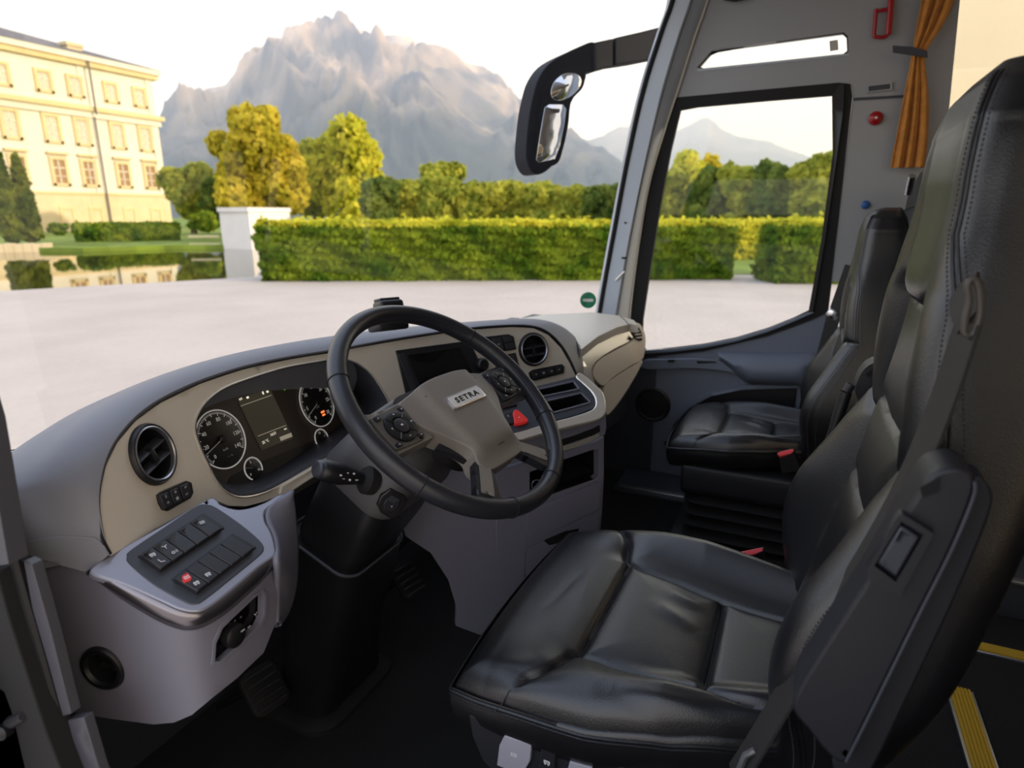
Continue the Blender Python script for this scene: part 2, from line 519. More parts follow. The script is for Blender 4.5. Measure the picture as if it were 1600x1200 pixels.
MATS['pond_water'] = mw

def slab(name, pts, z, t, material):
    a = [(p[0], p[1], z) for p in pts]; b = [(p[0], p[1], z - t) for p in pts]; n = len(pts)
    fc = [tuple(range(n)), tuple(range(2*n - 1, n - 1, -1))] + [(i, i + n, (i+1) % n + n, (i+1) % n) for i in range(n)]
    return link(name, fix_normals(mesh(a + b, fc)), material, None, None, False)
def slope(py):
    y = (CY - py) / F_PX
    return (cp_ * y - sp_) / (cp_ + sp_ * y)
def polar(px, dist, z=GZ):
    h = HEAD + math.atan((px - 800) / 1012.0)
    return Vector((math.sin(h) * dist, math.cos(h) * dist, z))
bank = [atZ(px, py, GZ) for px, py in [(-500, 520), (-200, 478), (0, 455), (100, 449), (250, 441), (400, 432.5)]]
side = [polar(404, 30), polar(404, 44), polar(460, 52)]
plaza_pts = bank + side + [polar(1100, 56), polar(1500, 56), Vector((60, -40, GZ)), Vector((-10, -60, GZ)), Vector((-50, -20, GZ)), Vector((-40, 22, GZ))]
struct(slab('ground_plaza', plaza_pts, GZ, 0.5, 'gravel'))
pond = slab('pond', [Vector((-60, 10, 0)), polar(404, 15), polar(470, 60), polar(250, 62), polar(-300, 70), Vector((-60, 70, 0))], WZ, 0.05, 'pond_water')
struct(pond); pond.name = 'pond_water'
far_bank = [polar(-700, 58), polar(-300, 58), polar(0, 53), polar(120, 50), polar(250, 51), polar(330, 50), polar(445, 50), polar(445, 58), polar(1200, 57), polar(2200, 60)]
far_pts = far_bank + [polar(2600, 420), polar(1700, 420), polar(1100, 420), polar(500, 420), polar(0, 420), polar(-500, 420), polar(-1200, 420)]
struct(slab('ground_lawn', far_pts, GZ + 0.01, 0.5, 'lawn'))
struct(slab('ground_far', [Vector((-1500, -1500, 0)), Vector((3500, -1500, 0)), Vector((3500, 2500, 0)), Vector((-1500, 2500, 0))], GZ - 0.6, 0.2, 'far_land'))

# ---------------------------------------------------------------- foliage
def leaf_mesh(points, normals, size, rng, flat=0.6):
    k = len(points)
    N = normals + rng.normal(size=(k, 3)) * flat
    N /= np.linalg.norm(N, axis=1)[:, None] + 1e-9
    A = rng.normal(size=(k, 3)); A -= N * (A * N).sum(1)[:, None]; A /= np.linalg.norm(A, axis=1)[:, None] + 1e-9
    B = np.cross(N, A)
    s = (size * rng.uniform(0.6, 1.35, k))[:, None]
    V = np.stack([points - A*s - B*s*0.55, points + A*s*0.15 - B*s*0.8, points + A*s + B*s*0.2, points - A*s*0.2 + B*s*0.85], 1).reshape(-1, 3)
    me = bpy.data.meshes.new('leaves')
    me.vertices.add(4 * k); me.loops.add(4 * k); me.polygons.add(k)
    me.vertices.foreach_set('co', V.astype(np.float32).ravel())
    me.loops.foreach_set('vertex_index', np.arange(4 * k, dtype=np.int32))
    me.polygons.foreach_set('loop_start', np.arange(0, 4 * k, 4, dtype=np.int32))
    me.polygons.foreach_set('loop_total', np.full(k, 4, dtype=np.int32))
    me.update(); me.validate()
    return me
def blob_points(blobs, n, rng):
    w = np.array([b[3] * b[4] for b in blobs], float); w /= w.sum()
    P, N = [], []
    for b, c in zip(blobs, rng.multinomial(n, w)):
        d = rng.normal(size=(c, 3)); d /= np.linalg.norm(d, axis=1)[:, None]
        r = rng.uniform(0.72, 1.05, c)[:, None]
        S = np.array([b[3], b[3], b[4]])
        P.append(np.array(b[:3]) + d * r * S); N.append(d / S)
    P = np.vstack(P); N = np.vstack(N); N /= np.linalg.norm(N, axis=1)[:, None]
    return P, N
def tree(name, label, px, dist, top_py, half_px, material, seed, n=2600, leaf=0.30, base_py=None, shape='round', group=None, cat='tree', trunk=True, lobes=None):
    rng = np.random.default_rng(seed)
    g = polar(px, dist)
    depth = dist * math.cos(math.atan((px - 800) / 1012.0))
    R = half_px / 1012.0 * depth
    up = slope(top_py) * depth + CAM_Z
    lo = GZ + 0.4 if base_py is None else CAM_Z + slope(base_py) * depth
    H = up - lo
    t = thing(name, label, cat, tuple(g), group)
    blobs = []
    if shape == 'cypress':
        for k in range(9):
            f = k / 8; blobs.append((g.x, g.y, lo + H * (0.08 + 0.84 * f), R * (0.95 - 0.62 * f ** 1.6), H * 0.13))
    elif shape == 'tall':
        for k in range(18):
            f = k / 17
            rr = R * (0.45 + 0.25 * math.sin(f * 3.0)) * rng.uniform(0.65, 1.0)
            off = R * (1 - 0.75 * f) * rng.uniform(0.15, 0.75); a = rng.uniform(0, 6.28)
            blobs.append((g.x + math.cos(a) * off, g.y + math.sin(a) * off, lo + H * (0.14 + 0.74 * f), rr, H * 0.14))
    else:
        for k in range(16):
            f = rng.uniform(0.18, 0.82); a = rng.uniform(0, 6.28)
            wid = math.sin(min(1, f * 1.25 + 0.1) * math.pi * 0.62)
            off = R * 0.62 * wid * math.sqrt(rng.uniform(0.1, 1))
            blobs.append((g.x + math.cos(a) * off, g.y + math.sin(a) * off, lo + H * f, R * rng.uniform(0.32, 0.5), H * rng.uniform(0.14, 0.2)))
    if lobes:
        blobs = []
        for (lx, ly, lr) in lobes:
            c = polar(lx, dist + rng.uniform(-.5, .5) * R * .8); dd = dist * math.cos(math.atan((lx - 800) / 1012.0))
            rr = lr / 1012.0 * dd
            blobs.append((c.x, c.y, CAM_Z + slope(ly) * dd, rr, rr * 1.1))
            for q in range(5):
                v = rng.normal(size=3); v /= np.linalg.norm(v)
                blobs.append((c.x + v[0] * rr * .75, c.y + v[1] * rr * .75, CAM_Z + slope(ly) * dd + v[2] * rr * .75, rr * .45, rr * .45))
    P, N = blob_points(blobs, n, rng)
    link('foliage', leaf_mesh(P, N, leaf, rng), material, t, None, False)
    if trunk:
        path = [Vector((g.x, g.y, GZ - 0.05)), Vector((g.x + 0.1, g.y, lo + H * 0.2)), Vector((g.x - 0.1, g.y + 0.1, lo + H * 0.45)), Vector((g.x, g.y, lo + H * 0.75))]
        link('trunk', tube_mesh(path, [R * 0.10 + .05, R * 0.075 + .04, R * 0.05 + .03, .03], 8), 'bark', t)
    return t
def hedge(name, label, a, b, width, h, material, seed, n, leaf, top_mat=None, group=None):
    """clipped hedge: a leafy box between two ground points"""
    rng = np.random.default_rng(seed)
    a, b = Vector((a.x, a.y, 0)), Vector((b.x, b.y, 0))
    L = (b - a).length; u = (b - a) / L; w = Vector((-u.y, u.x, 0))
    if w.dot(a) < 0: w = -w
    t = thing(name, label, 'hedge', (a.x, a.y, GZ), group)
    area = [L * h, L * width, width * h, width * h, L * h]
    cnt = rng.multinomial(n, np.array([1.6 * area[0], 1.3 * area[1], 2 * area[2], 2 * area[3], .4 * area[4]]) / (1.6*area[0] + 1.3*area[1] + 2*area[2] + 2*area[3] + .4 * area[4]))
    P, N = [], []
    def lump(s, q): return 0.07 * np.sin(s * 2.3 + q) + 0.06 * np.sin(s * 5.1 + q * 2.7) + 0.05 * np.sin(q * 7.1 + s)
    def add(s, ww, z, nrm):
        pts = np.array(a)[None] + np.outer(s, np.array(u)) + np.outer(ww, np.array(w)); pts[:, 2] = GZ + z
        P.append(pts); N.append(np.tile(np.array(nrm, float), (len(s), 1)))
    r = rng.uniform
    c = cnt[0]; s, z = r(0, L, c), r(0, h, c); add(s, lump(s, z * 3) + r(-0.06, 0.1, c), z, -w)
    c = cnt[1]; s, q = r(0, L, c), r(0, width, c); add(s, q, h + lump(s, q * 3) * .5 + r(-0.1, 0.1, c) + (r(0, 1, c) > 0.97) * r(0, .18, c), (0, 0, 1))
    c = cnt[2]; q, z = r(0, width, c), r(0, h, c); add(lump(q, z * 3) + r(-0.06, 0.1, c), q, z, -u)
    c = cnt[3]; q, z = r(0, width, c), r(0, h, c); add(L - lump(q, z * 3) - r(-0.06, 0.1, c), q, z, u)
    c = cnt[4]; s, z = r(0, L, c), r(0, h, c); add(s, width - r(-0.06, 0.1, c), z, w)
    P = np.vstack(P); N = np.vstack(N)
    top = P[:, 2] > GZ + h * 0.965  # top leaves are split off to carry sunlight as a brighter colour
    if top_mat is None: top[:] = False
    link('foliage', leaf_mesh(P[~top], N[~top], leaf, rng), material, t, None, False)
    if top.any(): link('sunlit_top', leaf_mesh(P[top], N[top], leaf, rng), top_mat, t, 'yellow green top leaves with sunlight put into their colour', False)
    c = a + u * (L/2) + w * (width/2)
    core = box_mesh((c.x, c.y, GZ + h/2 - .06), (L - .25, width - .25, h - .15), 0.05, 1, Matrix((u, w, Vector((0, 0, 1)))).transposed())
    link('twig_core', core, 'leaf_dark', t, None, False)
    return t
hA, hB = atZ(409, 440, GZ), atZ(1142, 437, GZ)
hedge('clipped_hedge', 'long clipped green hedge across the gravel behind the windscreen', hA, hB, 1.5, 1.80, 'leaf_hedge', 3, 26000, 0.085, 'leaf_bright', 'clipped hedges')
hC = atZ(1212, 444, GZ)
hedge('clipped_hedge', 'short hedge block at the right edge of the door window', hC, hC + (hB - hA).normalized() * 6, 1.6, 1.85, 'leaf_hedge', 4, 8000, 0.085, 'leaf_bright', 'clipped hedges')
d_ = (hB - hA).normalized(); back = Vector((-d_.y, d_.x, 0)); back = back if back.dot(hA) > 0 else -back
hedge('clipped_hedge', 'pale hedge beyond the gap in the clipped hedges', hB + back * 9 - d_ * 2, hB + back * 9 + d_ * 9, 1.2, 1.75, 'leaf_bright', 5, 7000, 0.1, None, 'clipped hedges')
gl = [hB + back * 1.7 - d_ * 6, hB + back * 1.7 + d_ * 1.0, hB + back * 2.2 + d_ * 20, hB + back * 30 + d_ * 20, hB + back * 30 - d_ * 6]
struct(slab('ground_grass', gl, GZ + .02, .1, 'lawn'))
# tall clipped row of trees behind the hedge
rows = [(632, 50, 284, 34), (690, 50, 282, 36), (742, 50, 286, 30), (792, 50, 284, 32), (846, 50, 290, 34), (900, 50, 292, 30), (940, 48, 290, 28), (596, 49, 278, 28)]
names_ = ['clipped hornbeam just right of the tall trees', 'second clipped hornbeam behind the long hedge', 'third clipped hornbeam behind the long hedge', 'clipped hornbeam seen left of the outside mirror',
          'clipped hornbeam under the outside mirror', 'clipped hornbeam right of the outside mirror', 'clipped hornbeam beside the windscreen pillar', 'dark clipped hornbeam at the foot of the round tree']
for i, (px, dist, top, hw) in enumerate(rows):
    tree('clipped_hornbeam', names_[i], px, dist, top, hw * 1.25, 'leaf_mid' if i not in (6, 7) else 'leaf_dark', 40 + i, 5200, 0.22, 380, 'round', 'clipped trees behind the hedge', 'tree', True, [(px - hw * .5, top + 20, hw * .55), (px + hw * .5, top + 19, hw * .55), (px, top + 17, hw * .55), (px - hw * .45, top + 42, hw * .65), (px + hw * .45, top + 42, hw * .65), (px, top + 66, hw * .8)])
rows2 = [(1040, 44, 262, 46, 'leaf_mid'), (1100, 43, 258, 44, 'leaf_dark'), (1160, 42, 254, 46, 'leaf_mid'), (1215, 40, 246, 46, 'leaf_dark'), (1275, 38, 238, 48, 'leaf_mid'), (985, 45, 268, 36, 'leaf_dark')]
n2 = ['leafy tree at the left of the door window', 'dark tree below the far peak in the door window', 'green tree in the middle of the door window', 'dark tree right of the middle in the door window',
      'tallest tree at the right of the door window', 'dark tree half hidden by the windscreen pillar']
for i, (px, dist, top, hw, mt) in enumerate(rows2):
    tree('park_tree', n2[i], px, dist, top, hw, mt, 60 + i, 5000, 0.23, 375, 'round', 'trees beyond the door window')
tree('park_tree', 'yellow green tree rising behind the trees in the door window', 1075, 58, 225, 34, 'leaf_bright', 71, 1600, 0.3)
tree('park_tree', 'small yellow crown left of the far peak in the door window', 1108, 62, 233, 18, 'leaf_yellow', 72, 900, 0.3)
tree('park_tree', 'tall golden tree with two crowns beyond the white block', 418, 64, 158, 70, 'leaf_yellow', 11, 11000, 0.30, 345, 'tall', lobes=[(402, 190, 26), (430, 192, 20), (412, 222, 34), (360, 226, 20), (384, 246, 24), (452, 232, 22), (466, 262, 20), (388, 285, 40), (430, 272, 38), (455, 300, 30), (410, 312, 34), (365, 305, 24)])
tree('park_tree', 'round yellow green tree right of the tall golden tree', 540, 68, 196, 62, 'leaf_bright', 12, 9500, 0.32, 345, 'round', lobes=[(552, 218, 30), (575, 240, 24), (530, 242, 30), (560, 270, 36), (520, 285, 36), (585, 285, 20), (545, 315, 38), (500, 262, 20)])
tree('park_tree', 'darker green tree between the two tall trees', 492, 72, 215, 34, 'leaf_mid', 13, 4200, 0.36, 345, 'round')
tree('park_tree', 'dark round tree beside the palace corner', 300, 80, 252, 44, 'leaf_mid', 14, 5200, 0.38, 350, 'round')
tree('park_tree', 'low dark tree at the foot of the golden tree', 350, 76, 275, 34, 'leaf_dark', 15, 3600, 0.38, 352, 'round')
tree('park_tree', 'rounded treetop on the skyline left of the mirror', 690, 95, 250, 40, 'leaf_mid', 16, 3600, 0.42, 345, 'round')
tree('park_tree', 'small treetop showing below the outside mirror', 860, 90, 275, 26, 'leaf_mid', 17, 1800, 0.42, 345, 'round')
tree('round_bush', 'round clipped bush between the palace and the white block', 315, 60, 326, 27, 'leaf_hedge', 18, 1600, 0.22, 362, 'round', None, 'bush', False)
tree('cypress', 'slim dark cypress at the far left edge', 14, 56, 240, 17, 'leaf_cypress', 19, 2200, 0.2, 372, 'cypress', 'cypresses before the palace')
tree('cypress', 'slim cypress standing next to the palace windows', 42, 57, 246, 17, 'leaf_cypress', 20, 2200, 0.2, 372, 'cypress', 'cypresses before the palace')
tree('round_bush', 'low bush on the bank below the palace', 140, 54, 355, 26, 'leaf_hedge', 22, 1000, 0.16, 378, 'round', None, 'bush', False)
tree('round_bush', 'small round bush near the cypresses', 88, 58, 348, 16, 'leaf_hedge', 23, 700, 0.16, 366, 'round', None, 'bush', False)
p1, p2 = polar(112, 60), polar(276, 60)
hedge('clipped_hedge', 'low hedge along the foot of the palace', p1, p2, 1.2, 1.35, 'leaf_hedge', 24, 5000, 0.13, None, 'clipped hedges')

# ---------------------------------------------------------------- white stone block at the pond
wb0, wb1, wb2 = polar(341, 50), polar(388, 47.5), polar(455, 52)
wt = thing('stone_plinth', 'white stone block with a projecting cap beside the pond', 'wall', tuple(wb1))
ztop = CAM_Z + 0.45
def quad_prism(p, z0, z1):
    a = [(q.x, q.y, z0) for q in p]; b = [(q.x, q.y, z1) for q in p]; n = len(p)
    return fix_normals(mesh(a + b, [tuple(range(n))[::-1], tuple(range(n, 2*n))] + [(i, (i+1) % n, (i+1) % n + n, i + n) for i in range(n)]))
foot = [wb0, wb1, wb2, wb0 + (wb2 - wb1)]
cen_ = (foot[0] + foot[2]) / 2
link('block', quad_prism([cen_ + (q - cen_) * 0.97 for q in foot], WZ, ztop - 0.3), 'stone_white', wt, None, False)
link('cap', quad_prism([cen_ + (q - cen_) * 1.02 for q in foot], ztop - 0.3, ztop), 'stone_white', wt, None, False)
pp = polar(432, 52)
tag(link('stone_post', lathe_mesh([(0.22, 0), (0.2, .5), (0.13, .55), (0.13, .8), (0.02, .9)], (pp.x, pp.y, ztop), (0, 0, 1), 12), 'stone_white'), 'small white post standing on the stone block', 'post')
# balustrade left of the block
bt = thing('balustrade', 'low pale balustrade on the bank left of the white block', 'railing', tuple(polar(312, 51)))
q0, q1 = polar(290, 51.5), polar(338, 51)
for k in range(12):
    q = q0.lerp(q1, (k + .5) / 12)
    link('baluster', lathe_mesh([(.06, 0), (.09, .12), (.05, .3), (.09, .42), (.06, .5)], (q.x, q.y, GZ), (0, 0, 1), 8), 'palace_base', bt)
link('rail', tube_mesh([q0 + Vector((0, 0, .55)), q1 + Vector((0, 0, .55))], 0.08, 6), 'palace_base', bt)
link('plinth_rail', tube_mesh([q0, q1], 0.08, 6), 'palace_base', bt)
bw0, bw1 = polar(-20, 52.5), polar(70, 51.5)
bt2 = thing('bank_wall', 'low stone wall on the bank below the cypresses', 'wall', tuple(bw0))
for k in range(6):
    a, b = bw0.lerp(bw1, k / 6), bw0.lerp(bw1, (k + .96) / 6)
    d = Vector((0.5, 0.6, 0))
    link('wall_stone', quad_prism([a, b, b + d, a + d], WZ, GZ + 0.25 + 0.04 * (k % 2)), 'palace_base', bt2, None, False)

# ---------------------------------------------------------------- palace
YP = 84.0
pal = thing('palace', 'cream rococo palace with rows of windows across the pond', 'building', (60, YP, GZ))
xr = atY(268, 352, YP).x
xl = 30.0
DEPTH = 26.0
zb = GZ
zc1 = atY(243, 186, YP).z      # middle cornice
zc2 = atY(243, 116, YP).z      # eaves
zbase = atY(255, 306, YP).z
def pbox(name, x0, x1, y0, y1, z0, z1, m, parent=pal):
    return link(name, box_mesh(((x0+x1)/2, (y0+y1)/2, (z0+z1)/2), (x1-x0, y1-y0, z1-z0)), m, parent, None, False)
wall_o = pbox('wall', xl, xr, YP, YP + DEPTH, zb, zc2, 'palace_wall')
pbox('base_course', xl - .1, xr + .12, YP - .15, YP + DEPTH, zb, zbase, 'palace_base')
pbox('string_course', xl - .1, xr + .2, YP - .28, YP, zbase - .12, zbase + .18, 'palace_cream')
pbox('cornice', xl, xr + .7, YP - .7, YP + DEPTH + .5, zc1 - .25, zc1 + .3, 'palace_cream')
pbox('cornice_frieze', xl, xr + .35, YP - .32, YP + DEPTH + .3, zc1 - 1.0, zc1 - .25, 'palace_wall')  # plain projecting band below the cornice, same colour as the wall
pbox('eaves_cornice', xl, xr + .6, YP - .6, YP + DEPTH + .5, zc2 - .9, zc2 - .3, 'palace_cream')
pbox('eaves_cornice', xl, xr + .9, YP - .9, YP + DEPTH + .5, zc2 - .3, zc2 + .35, 'palace_wall')
# hipped slate roof
rx1, ry0, ry1, rz0, rz1 = xr + 1.0, YP - 1.0, YP + DEPTH + 1, zc2 + .35, zc2 + 4.6
rv = [(xl, ry0, rz0), (rx1, ry0, rz0), (rx1, ry1, rz0), (xl, ry1, rz0), (xl, YP + DEPTH/2, rz1), (rx1 - 13, YP + DEPTH/2, rz1)]
link('roof', fix_normals(mesh(rv, [(0, 1, 5, 4), (1, 2, 5), (2, 3, 4, 5), (3, 0, 4), (0, 3, 2, 1)])), 'roof_slate', pal, None, False)
cx_ = atY(112, 75, YP + 3).x
ch = pbox('chimney', cx_ - .9, cx_ + .9, YP + 2.4, YP + 3.6, zc2 + 1, atY(112, 68, YP + 3).z, 'palace_base')
pbox('chimney_cap', cx_ - 1.1, cx_ + 1.1, YP + 2.2, YP + 3.8, atY(112, 68, YP + 3).z - .4, atY(112, 68, YP + 3).z, 'palace_base', ch)
cols = [(14, 0), (65, 0), (116, 0), (181, 1), (216, 1)]
xcols = [atY(px, 270, YP).x for px in (30, 93, 139, 192, 234)]
gap = xcols[1] - xcols[2]
xcols = [xcols[1] + gap, xcols[0]] + xcols[1:]
xs = sorted(set(round(x, 2) for x in xcols))
xs = [x for i, x in enumerate(xs) if i == 0 or x - xs[i-1] > 1.5]
rowsz = [(atY(215, 152, YP).z, 1.25, 1.9, 'palace_pane', 0), (atY(225, 217, YP).z, 1.35, 2.7, 'palace_pane', 0), (atY(234, 276, YP).z, 1.35, 2.7, 'palace_dark_pane', 1), (atY(243, 338, YP).z, 1.1, 1.7, 'palace_dark_pane', 0)]
for (zc, w, h, pm, hood) in rowsz:
    for x in xs:
        f = []
        for (dx, dz, sx, sz) in ((-w/2 - .18, 0, .36, h + .7), (w/2 + .18, 0, .36, h + .7), (0, h/2 + .18, w, .36), (0, -h/2 - .18, w + .9, .3)):
            f.append(box_mesh((x + dx, YP - .09, zc + dz), (sx, .34, sz)))
        if hood: f.append(box_mesh((x, YP - .2, zc + h/2 + .75), (w + 1.1, .55, .28)))
        wf = link('window', join_meshes(f), 'palace_cream', pal, None, False)
        link('pane', box_mesh((x, YP - .03, zc), (w, .1, h)), pm, wf, None, False)
        link('muntin', join_meshes([box_mesh((x, YP - .1, zc), (.12, .06, h)), box_mesh((x, YP - .1, zc + h * .16), (w, .06, .12)), box_mesh((x, YP - .1, zc - h * .2), (w, .06, .08))]), 'palace_wall', wf, None, False)
xp_ = atY(150, 220, YP).x
for px in (147, ):
    link('downpipe', join_meshes([tube_mesh([(xp_, YP - .45, zb), (xp_, YP - .45, zc1 - .9)], .11, 8), tube_mesh([(xp_, YP - .95, zc1 - .6), (xp_, YP - .95, zc2 - .3)], .11, 8)]), 'roof_slate', pal)
for x in (xs[0] - 1.9, (xs[2] + xs[3]) / 2 - 1.2, xr - .6):
    pbox('pilaster', x - .5, x + .5, YP - .16, YP + .1, zbase, zc1 - 1.0, 'palace_wall')
    pbox('pilaster', x - .5, x + .5, YP - .16, YP + .1, zc1 + .3, zc2 - .9, 'palace_wall')

# ---------------------------------------------------------------- mountains
def rock_mat(name, rock, rock2, slope, flat_lo, flat_hi):
    m = bpy.data.materials.new(name); m.use_nodes = True
    n, l = m.node_tree.nodes, m.node_tree.links; b = n['Principled BSDF']; b.inputs['Roughness'].default_value = 1.0; b.inputs['Specular IOR Level'].default_value = 0.0
    tc = n.new('ShaderNodeTexCoord'); g = n.new('ShaderNodeSeparateXYZ'); l.new(tc.outputs['Object'], g.inputs[0])
    nz = n.new('ShaderNodeTexNoise'); nz.inputs['Scale'].default_value = 0.012; nz.inputs['Detail'].default_value = 9; nz.inputs['Roughness'].default_value = 0.62
    mp = n.new('ShaderNodeMapping'); mp.inputs['Scale'].default_value = (1, 1, 0.45); l.new(tc.outputs['Object'], mp.inputs[0]); l.new(mp.outputs[0], nz.inputs['Vector'])
    ad = n.new('ShaderNodeMath'); ad.operation = 'MULTIPLY_ADD'; ad.inputs[1].default_value = 170.0; l.new(nz.outputs[0], ad.inputs[0]); l.new(g.outputs['Z'], ad.inputs[2])
    mr = n.new('ShaderNodeMapRange'); mr.inputs['From Min'].default_value = flat_lo; mr.inputs['From Max'].default_value = flat_hi; l.new(ad.outputs[0], mr.inputs['Value'])
    nz2 = n.new('ShaderNodeTexNoise'); nz2.inputs['Scale'].default_value = 0.022; nz2.inputs['Detail'].default_value = 8; l.new(mp.outputs[0], nz2.inputs['Vector'])
    r1 = n.new('ShaderNodeMixRGB'); r1.inputs[1].default_value = (*lin(rock), 1); r1.inputs[2].default_value = (*lin(rock2), 1)
    m2 = n.new('ShaderNodeMapRange'); m2.inputs['From Min'].default_value = .38; m2.inputs['From Max'].default_value = .62; l.new(nz2.outputs[0], m2.inputs['Value']); l.new(m2.outputs[0], r1.inputs[0])
    mx = n.new('ShaderNodeMixRGB'); mx.inputs[1].default_value = (*lin(slope), 1); l.new(r1.outputs[0], mx.inputs[2]); l.new(mr.outputs[0], mx.inputs[0])
    l.new(mx.outputs[0], b.inputs['Base Color'])
    MATS[name] = m
def vnoise(x, y, seed):
    rng = np.random.default_rng(seed); T = rng.uniform(-1, 1, (256, 256))
    xi, yi = np.floor(x).astype(int), np.floor(y).astype(int); fx, fy = x - xi, y - yi
    fx, fy = fx*fx*(3-2*fx), fy*fy*(3-2*fy)
    g = lambda i, j: T[i % 256, j % 256]
    return (g(xi, yi)*(1-fx) + g(xi+1, yi)*fx)*(1-fy) + (g(xi, yi+1)*(1-fx) + g(xi+1, yi+1)*fx)*fy
def mountain(name, label, ridge, D0, D1, material, seed, amp, power=1.25, nx=260, nr=110):
    rx = np.array([p[0] for p in ridge], float); ry = np.array([p[1] for p in ridge], float)
    px = np.linspace(rx[0], rx[-1], nx)
    py = np.interp(px, rx, ry)
    py = py + 2.2 * vnoise(px / 13.0, px * 0 + .5, seed + 90) + 1.2 * vnoise(px / 6.0, px * 0 + 3.5, seed + 91)
    V = []
    rv3 = [ray(a, b) for a, b in zip(px, py)]
    ang = np.array([math.atan2(q.x, q.y) for q in rv3]); hr = np.array([q.z / math.hypot(q.x, q.y) for q in rv3]) * D1 + CAM_Z
    for j in range(nr + 26):
        if j < nr:
            f = j / (nr - 1); D = D0 + (D1 - D0) * f
            prof = f ** power
        else:
            f = 1 + (j - nr + 1) / 25 * 0.5; D = D0 + (D1 - D0) * f; prof = 1 - (f - 1) * 1.6
        s = ang * 900.0
        wx = vnoise(s / 130.0 + 3.1, np.full_like(s, D / 130.0 + 7.7), seed + 50) * 60; wy = vnoise(s / 110.0 + 9.1, np.full_like(s, D / 110.0 + 1.7), seed + 60) * 60
        n = np.zeros_like(px); a = 1.0; fr = 1 / 210.0
        for o in range(6):
            v = 1 - 2 * np.abs(vnoise((s + wx) * fr + 31 * o, (D + wy) * fr * 0.75 + 17 * o, seed + o))
            n += a * (v if o < 3 else np.sign(v) * np.abs(v) ** .8)
            a *= 0.55; fr *= 2.15
        env = math.sin(min(1, f) * math.pi) ** 1.4 if f < 1 else 0
        z = GZ + (hr - GZ) * prof + n * amp * env * (hr / max(hr.max(), 1))
        edge = np.clip(np.minimum(np.arange(nx), np.arange(nx)[::-1]) / 8.0, 0, 1)
        z = GZ - 2 + (z - GZ + 2) * edge
        V.append(np.stack([np.sin(ang) * D, np.cos(ang) * D, z], 1))
    V = np.vstack(V); rows_ = nr + 26
    Fc = []
    for j in range(rows_ - 1):
        for i in range(nx - 1): Fc.append((j*nx + i, j*nx + i + 1, (j+1)*nx + i + 1, (j+1)*nx + i))
    o = link(name, fix_normals(mesh(V, Fc)), material, None, None, True, 180)
    return tag(o, label, 'mountain', 'mountains on the skyline')
rock_mat('rock_main', (232, 210, 196), (124, 124, 140), (84, 94, 106), 130, 265)  # pinkish sunlight and bluish shade are mixed into the rock colours
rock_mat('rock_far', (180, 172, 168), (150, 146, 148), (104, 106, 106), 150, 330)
mountain('mountain', 'broad rocky massif with a pale limestone summit in the middle', [(200, 300), (255, 180), (290, 152), (330, 137), (352, 132), (372, 106), (400, 93), (440, 89), (480, 76), (498, 64), (528, 47), (556, 42), (575, 50), (600, 56), (622, 52), (645, 60), (668, 77), (702, 85), (735, 106), (770, 130), (800, 150), (825, 167), (860, 192), (892, 210), (930, 232), (980, 262), (1040, 290), (1100, 320)], 430, 900, 'rock_main', 5, 50)
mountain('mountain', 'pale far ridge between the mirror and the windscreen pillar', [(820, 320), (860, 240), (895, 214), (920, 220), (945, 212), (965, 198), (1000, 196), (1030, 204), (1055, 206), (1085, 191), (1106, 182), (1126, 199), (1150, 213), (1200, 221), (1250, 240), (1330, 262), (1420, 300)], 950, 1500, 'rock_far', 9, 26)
mountain('mountain', 'dark forested shoulder behind the palace corner', [(60, 320), (160, 230), (215, 200), (258, 178), (290, 158), (330, 150), (365, 175), (420, 215), (520, 262), (640, 300), (700, 325)], 420, 820, 'rock_main', 21, 22)

# ---------------------------------------------------------------- evening haze between the park and the mountains
hm_ = bpy.data.materials.new('valley_haze'); hm_.use_nodes = True
hn = hm_.node_tree.nodes; hn.clear()
ho = hn.new('ShaderNodeOutputMaterial'); hv = hn.new('ShaderNodeVolumeScatter')
hv.inputs['Color'].default_value = (0.66, 0.76, 1.0, 1); hv.inputs['Density'].default_value = 0.0015; hv.inputs['Anisotropy'].default_value = 0.0
hm_.node_tree.links.new(hv.outputs[0], ho.inputs['Volume'])
MATS['valley_haze'] = hm_
hz0 = [polar(-300, 320, GZ), polar(400, 300, GZ), polar(900, 300, GZ), polar(1500, 320, GZ), polar(1600, 1450, GZ), polar(960, 1450, GZ), polar(900, 960, GZ), polar(0, 960, GZ)]
hob = link('haze', quad_prism(hz0, GZ - .5, 290), 'valley_haze', None, None, False)
hob['kind'] = 'stuff'; hob['label'] = 'pale evening haze lying over the valley before the mountains'; hob['category'] = 'haze'
# ================================================================== BUS SHELL
XR, XL = 2.60, 0.30
def sbox(name, x0, x1, y0, y1, z0, z1, m, bev=0.0, parent=None):
    o = link(name, box_mesh(((x0+x1)/2, (y0+y1)/2, (z0+z1)/2), (x1-x0, y1-y0, z1-z0), bev), m, parent, None, True)
    if parent is None: struct(o)
    return o
sbox('floor', XL - .02, XR, -4.2, 1.25, -0.06, 0.0, 'carpet')
sbox('ceiling', XL - .05, XR + .05, -4.2, 0.75, 1.98, 2.06, 'ceiling_light')
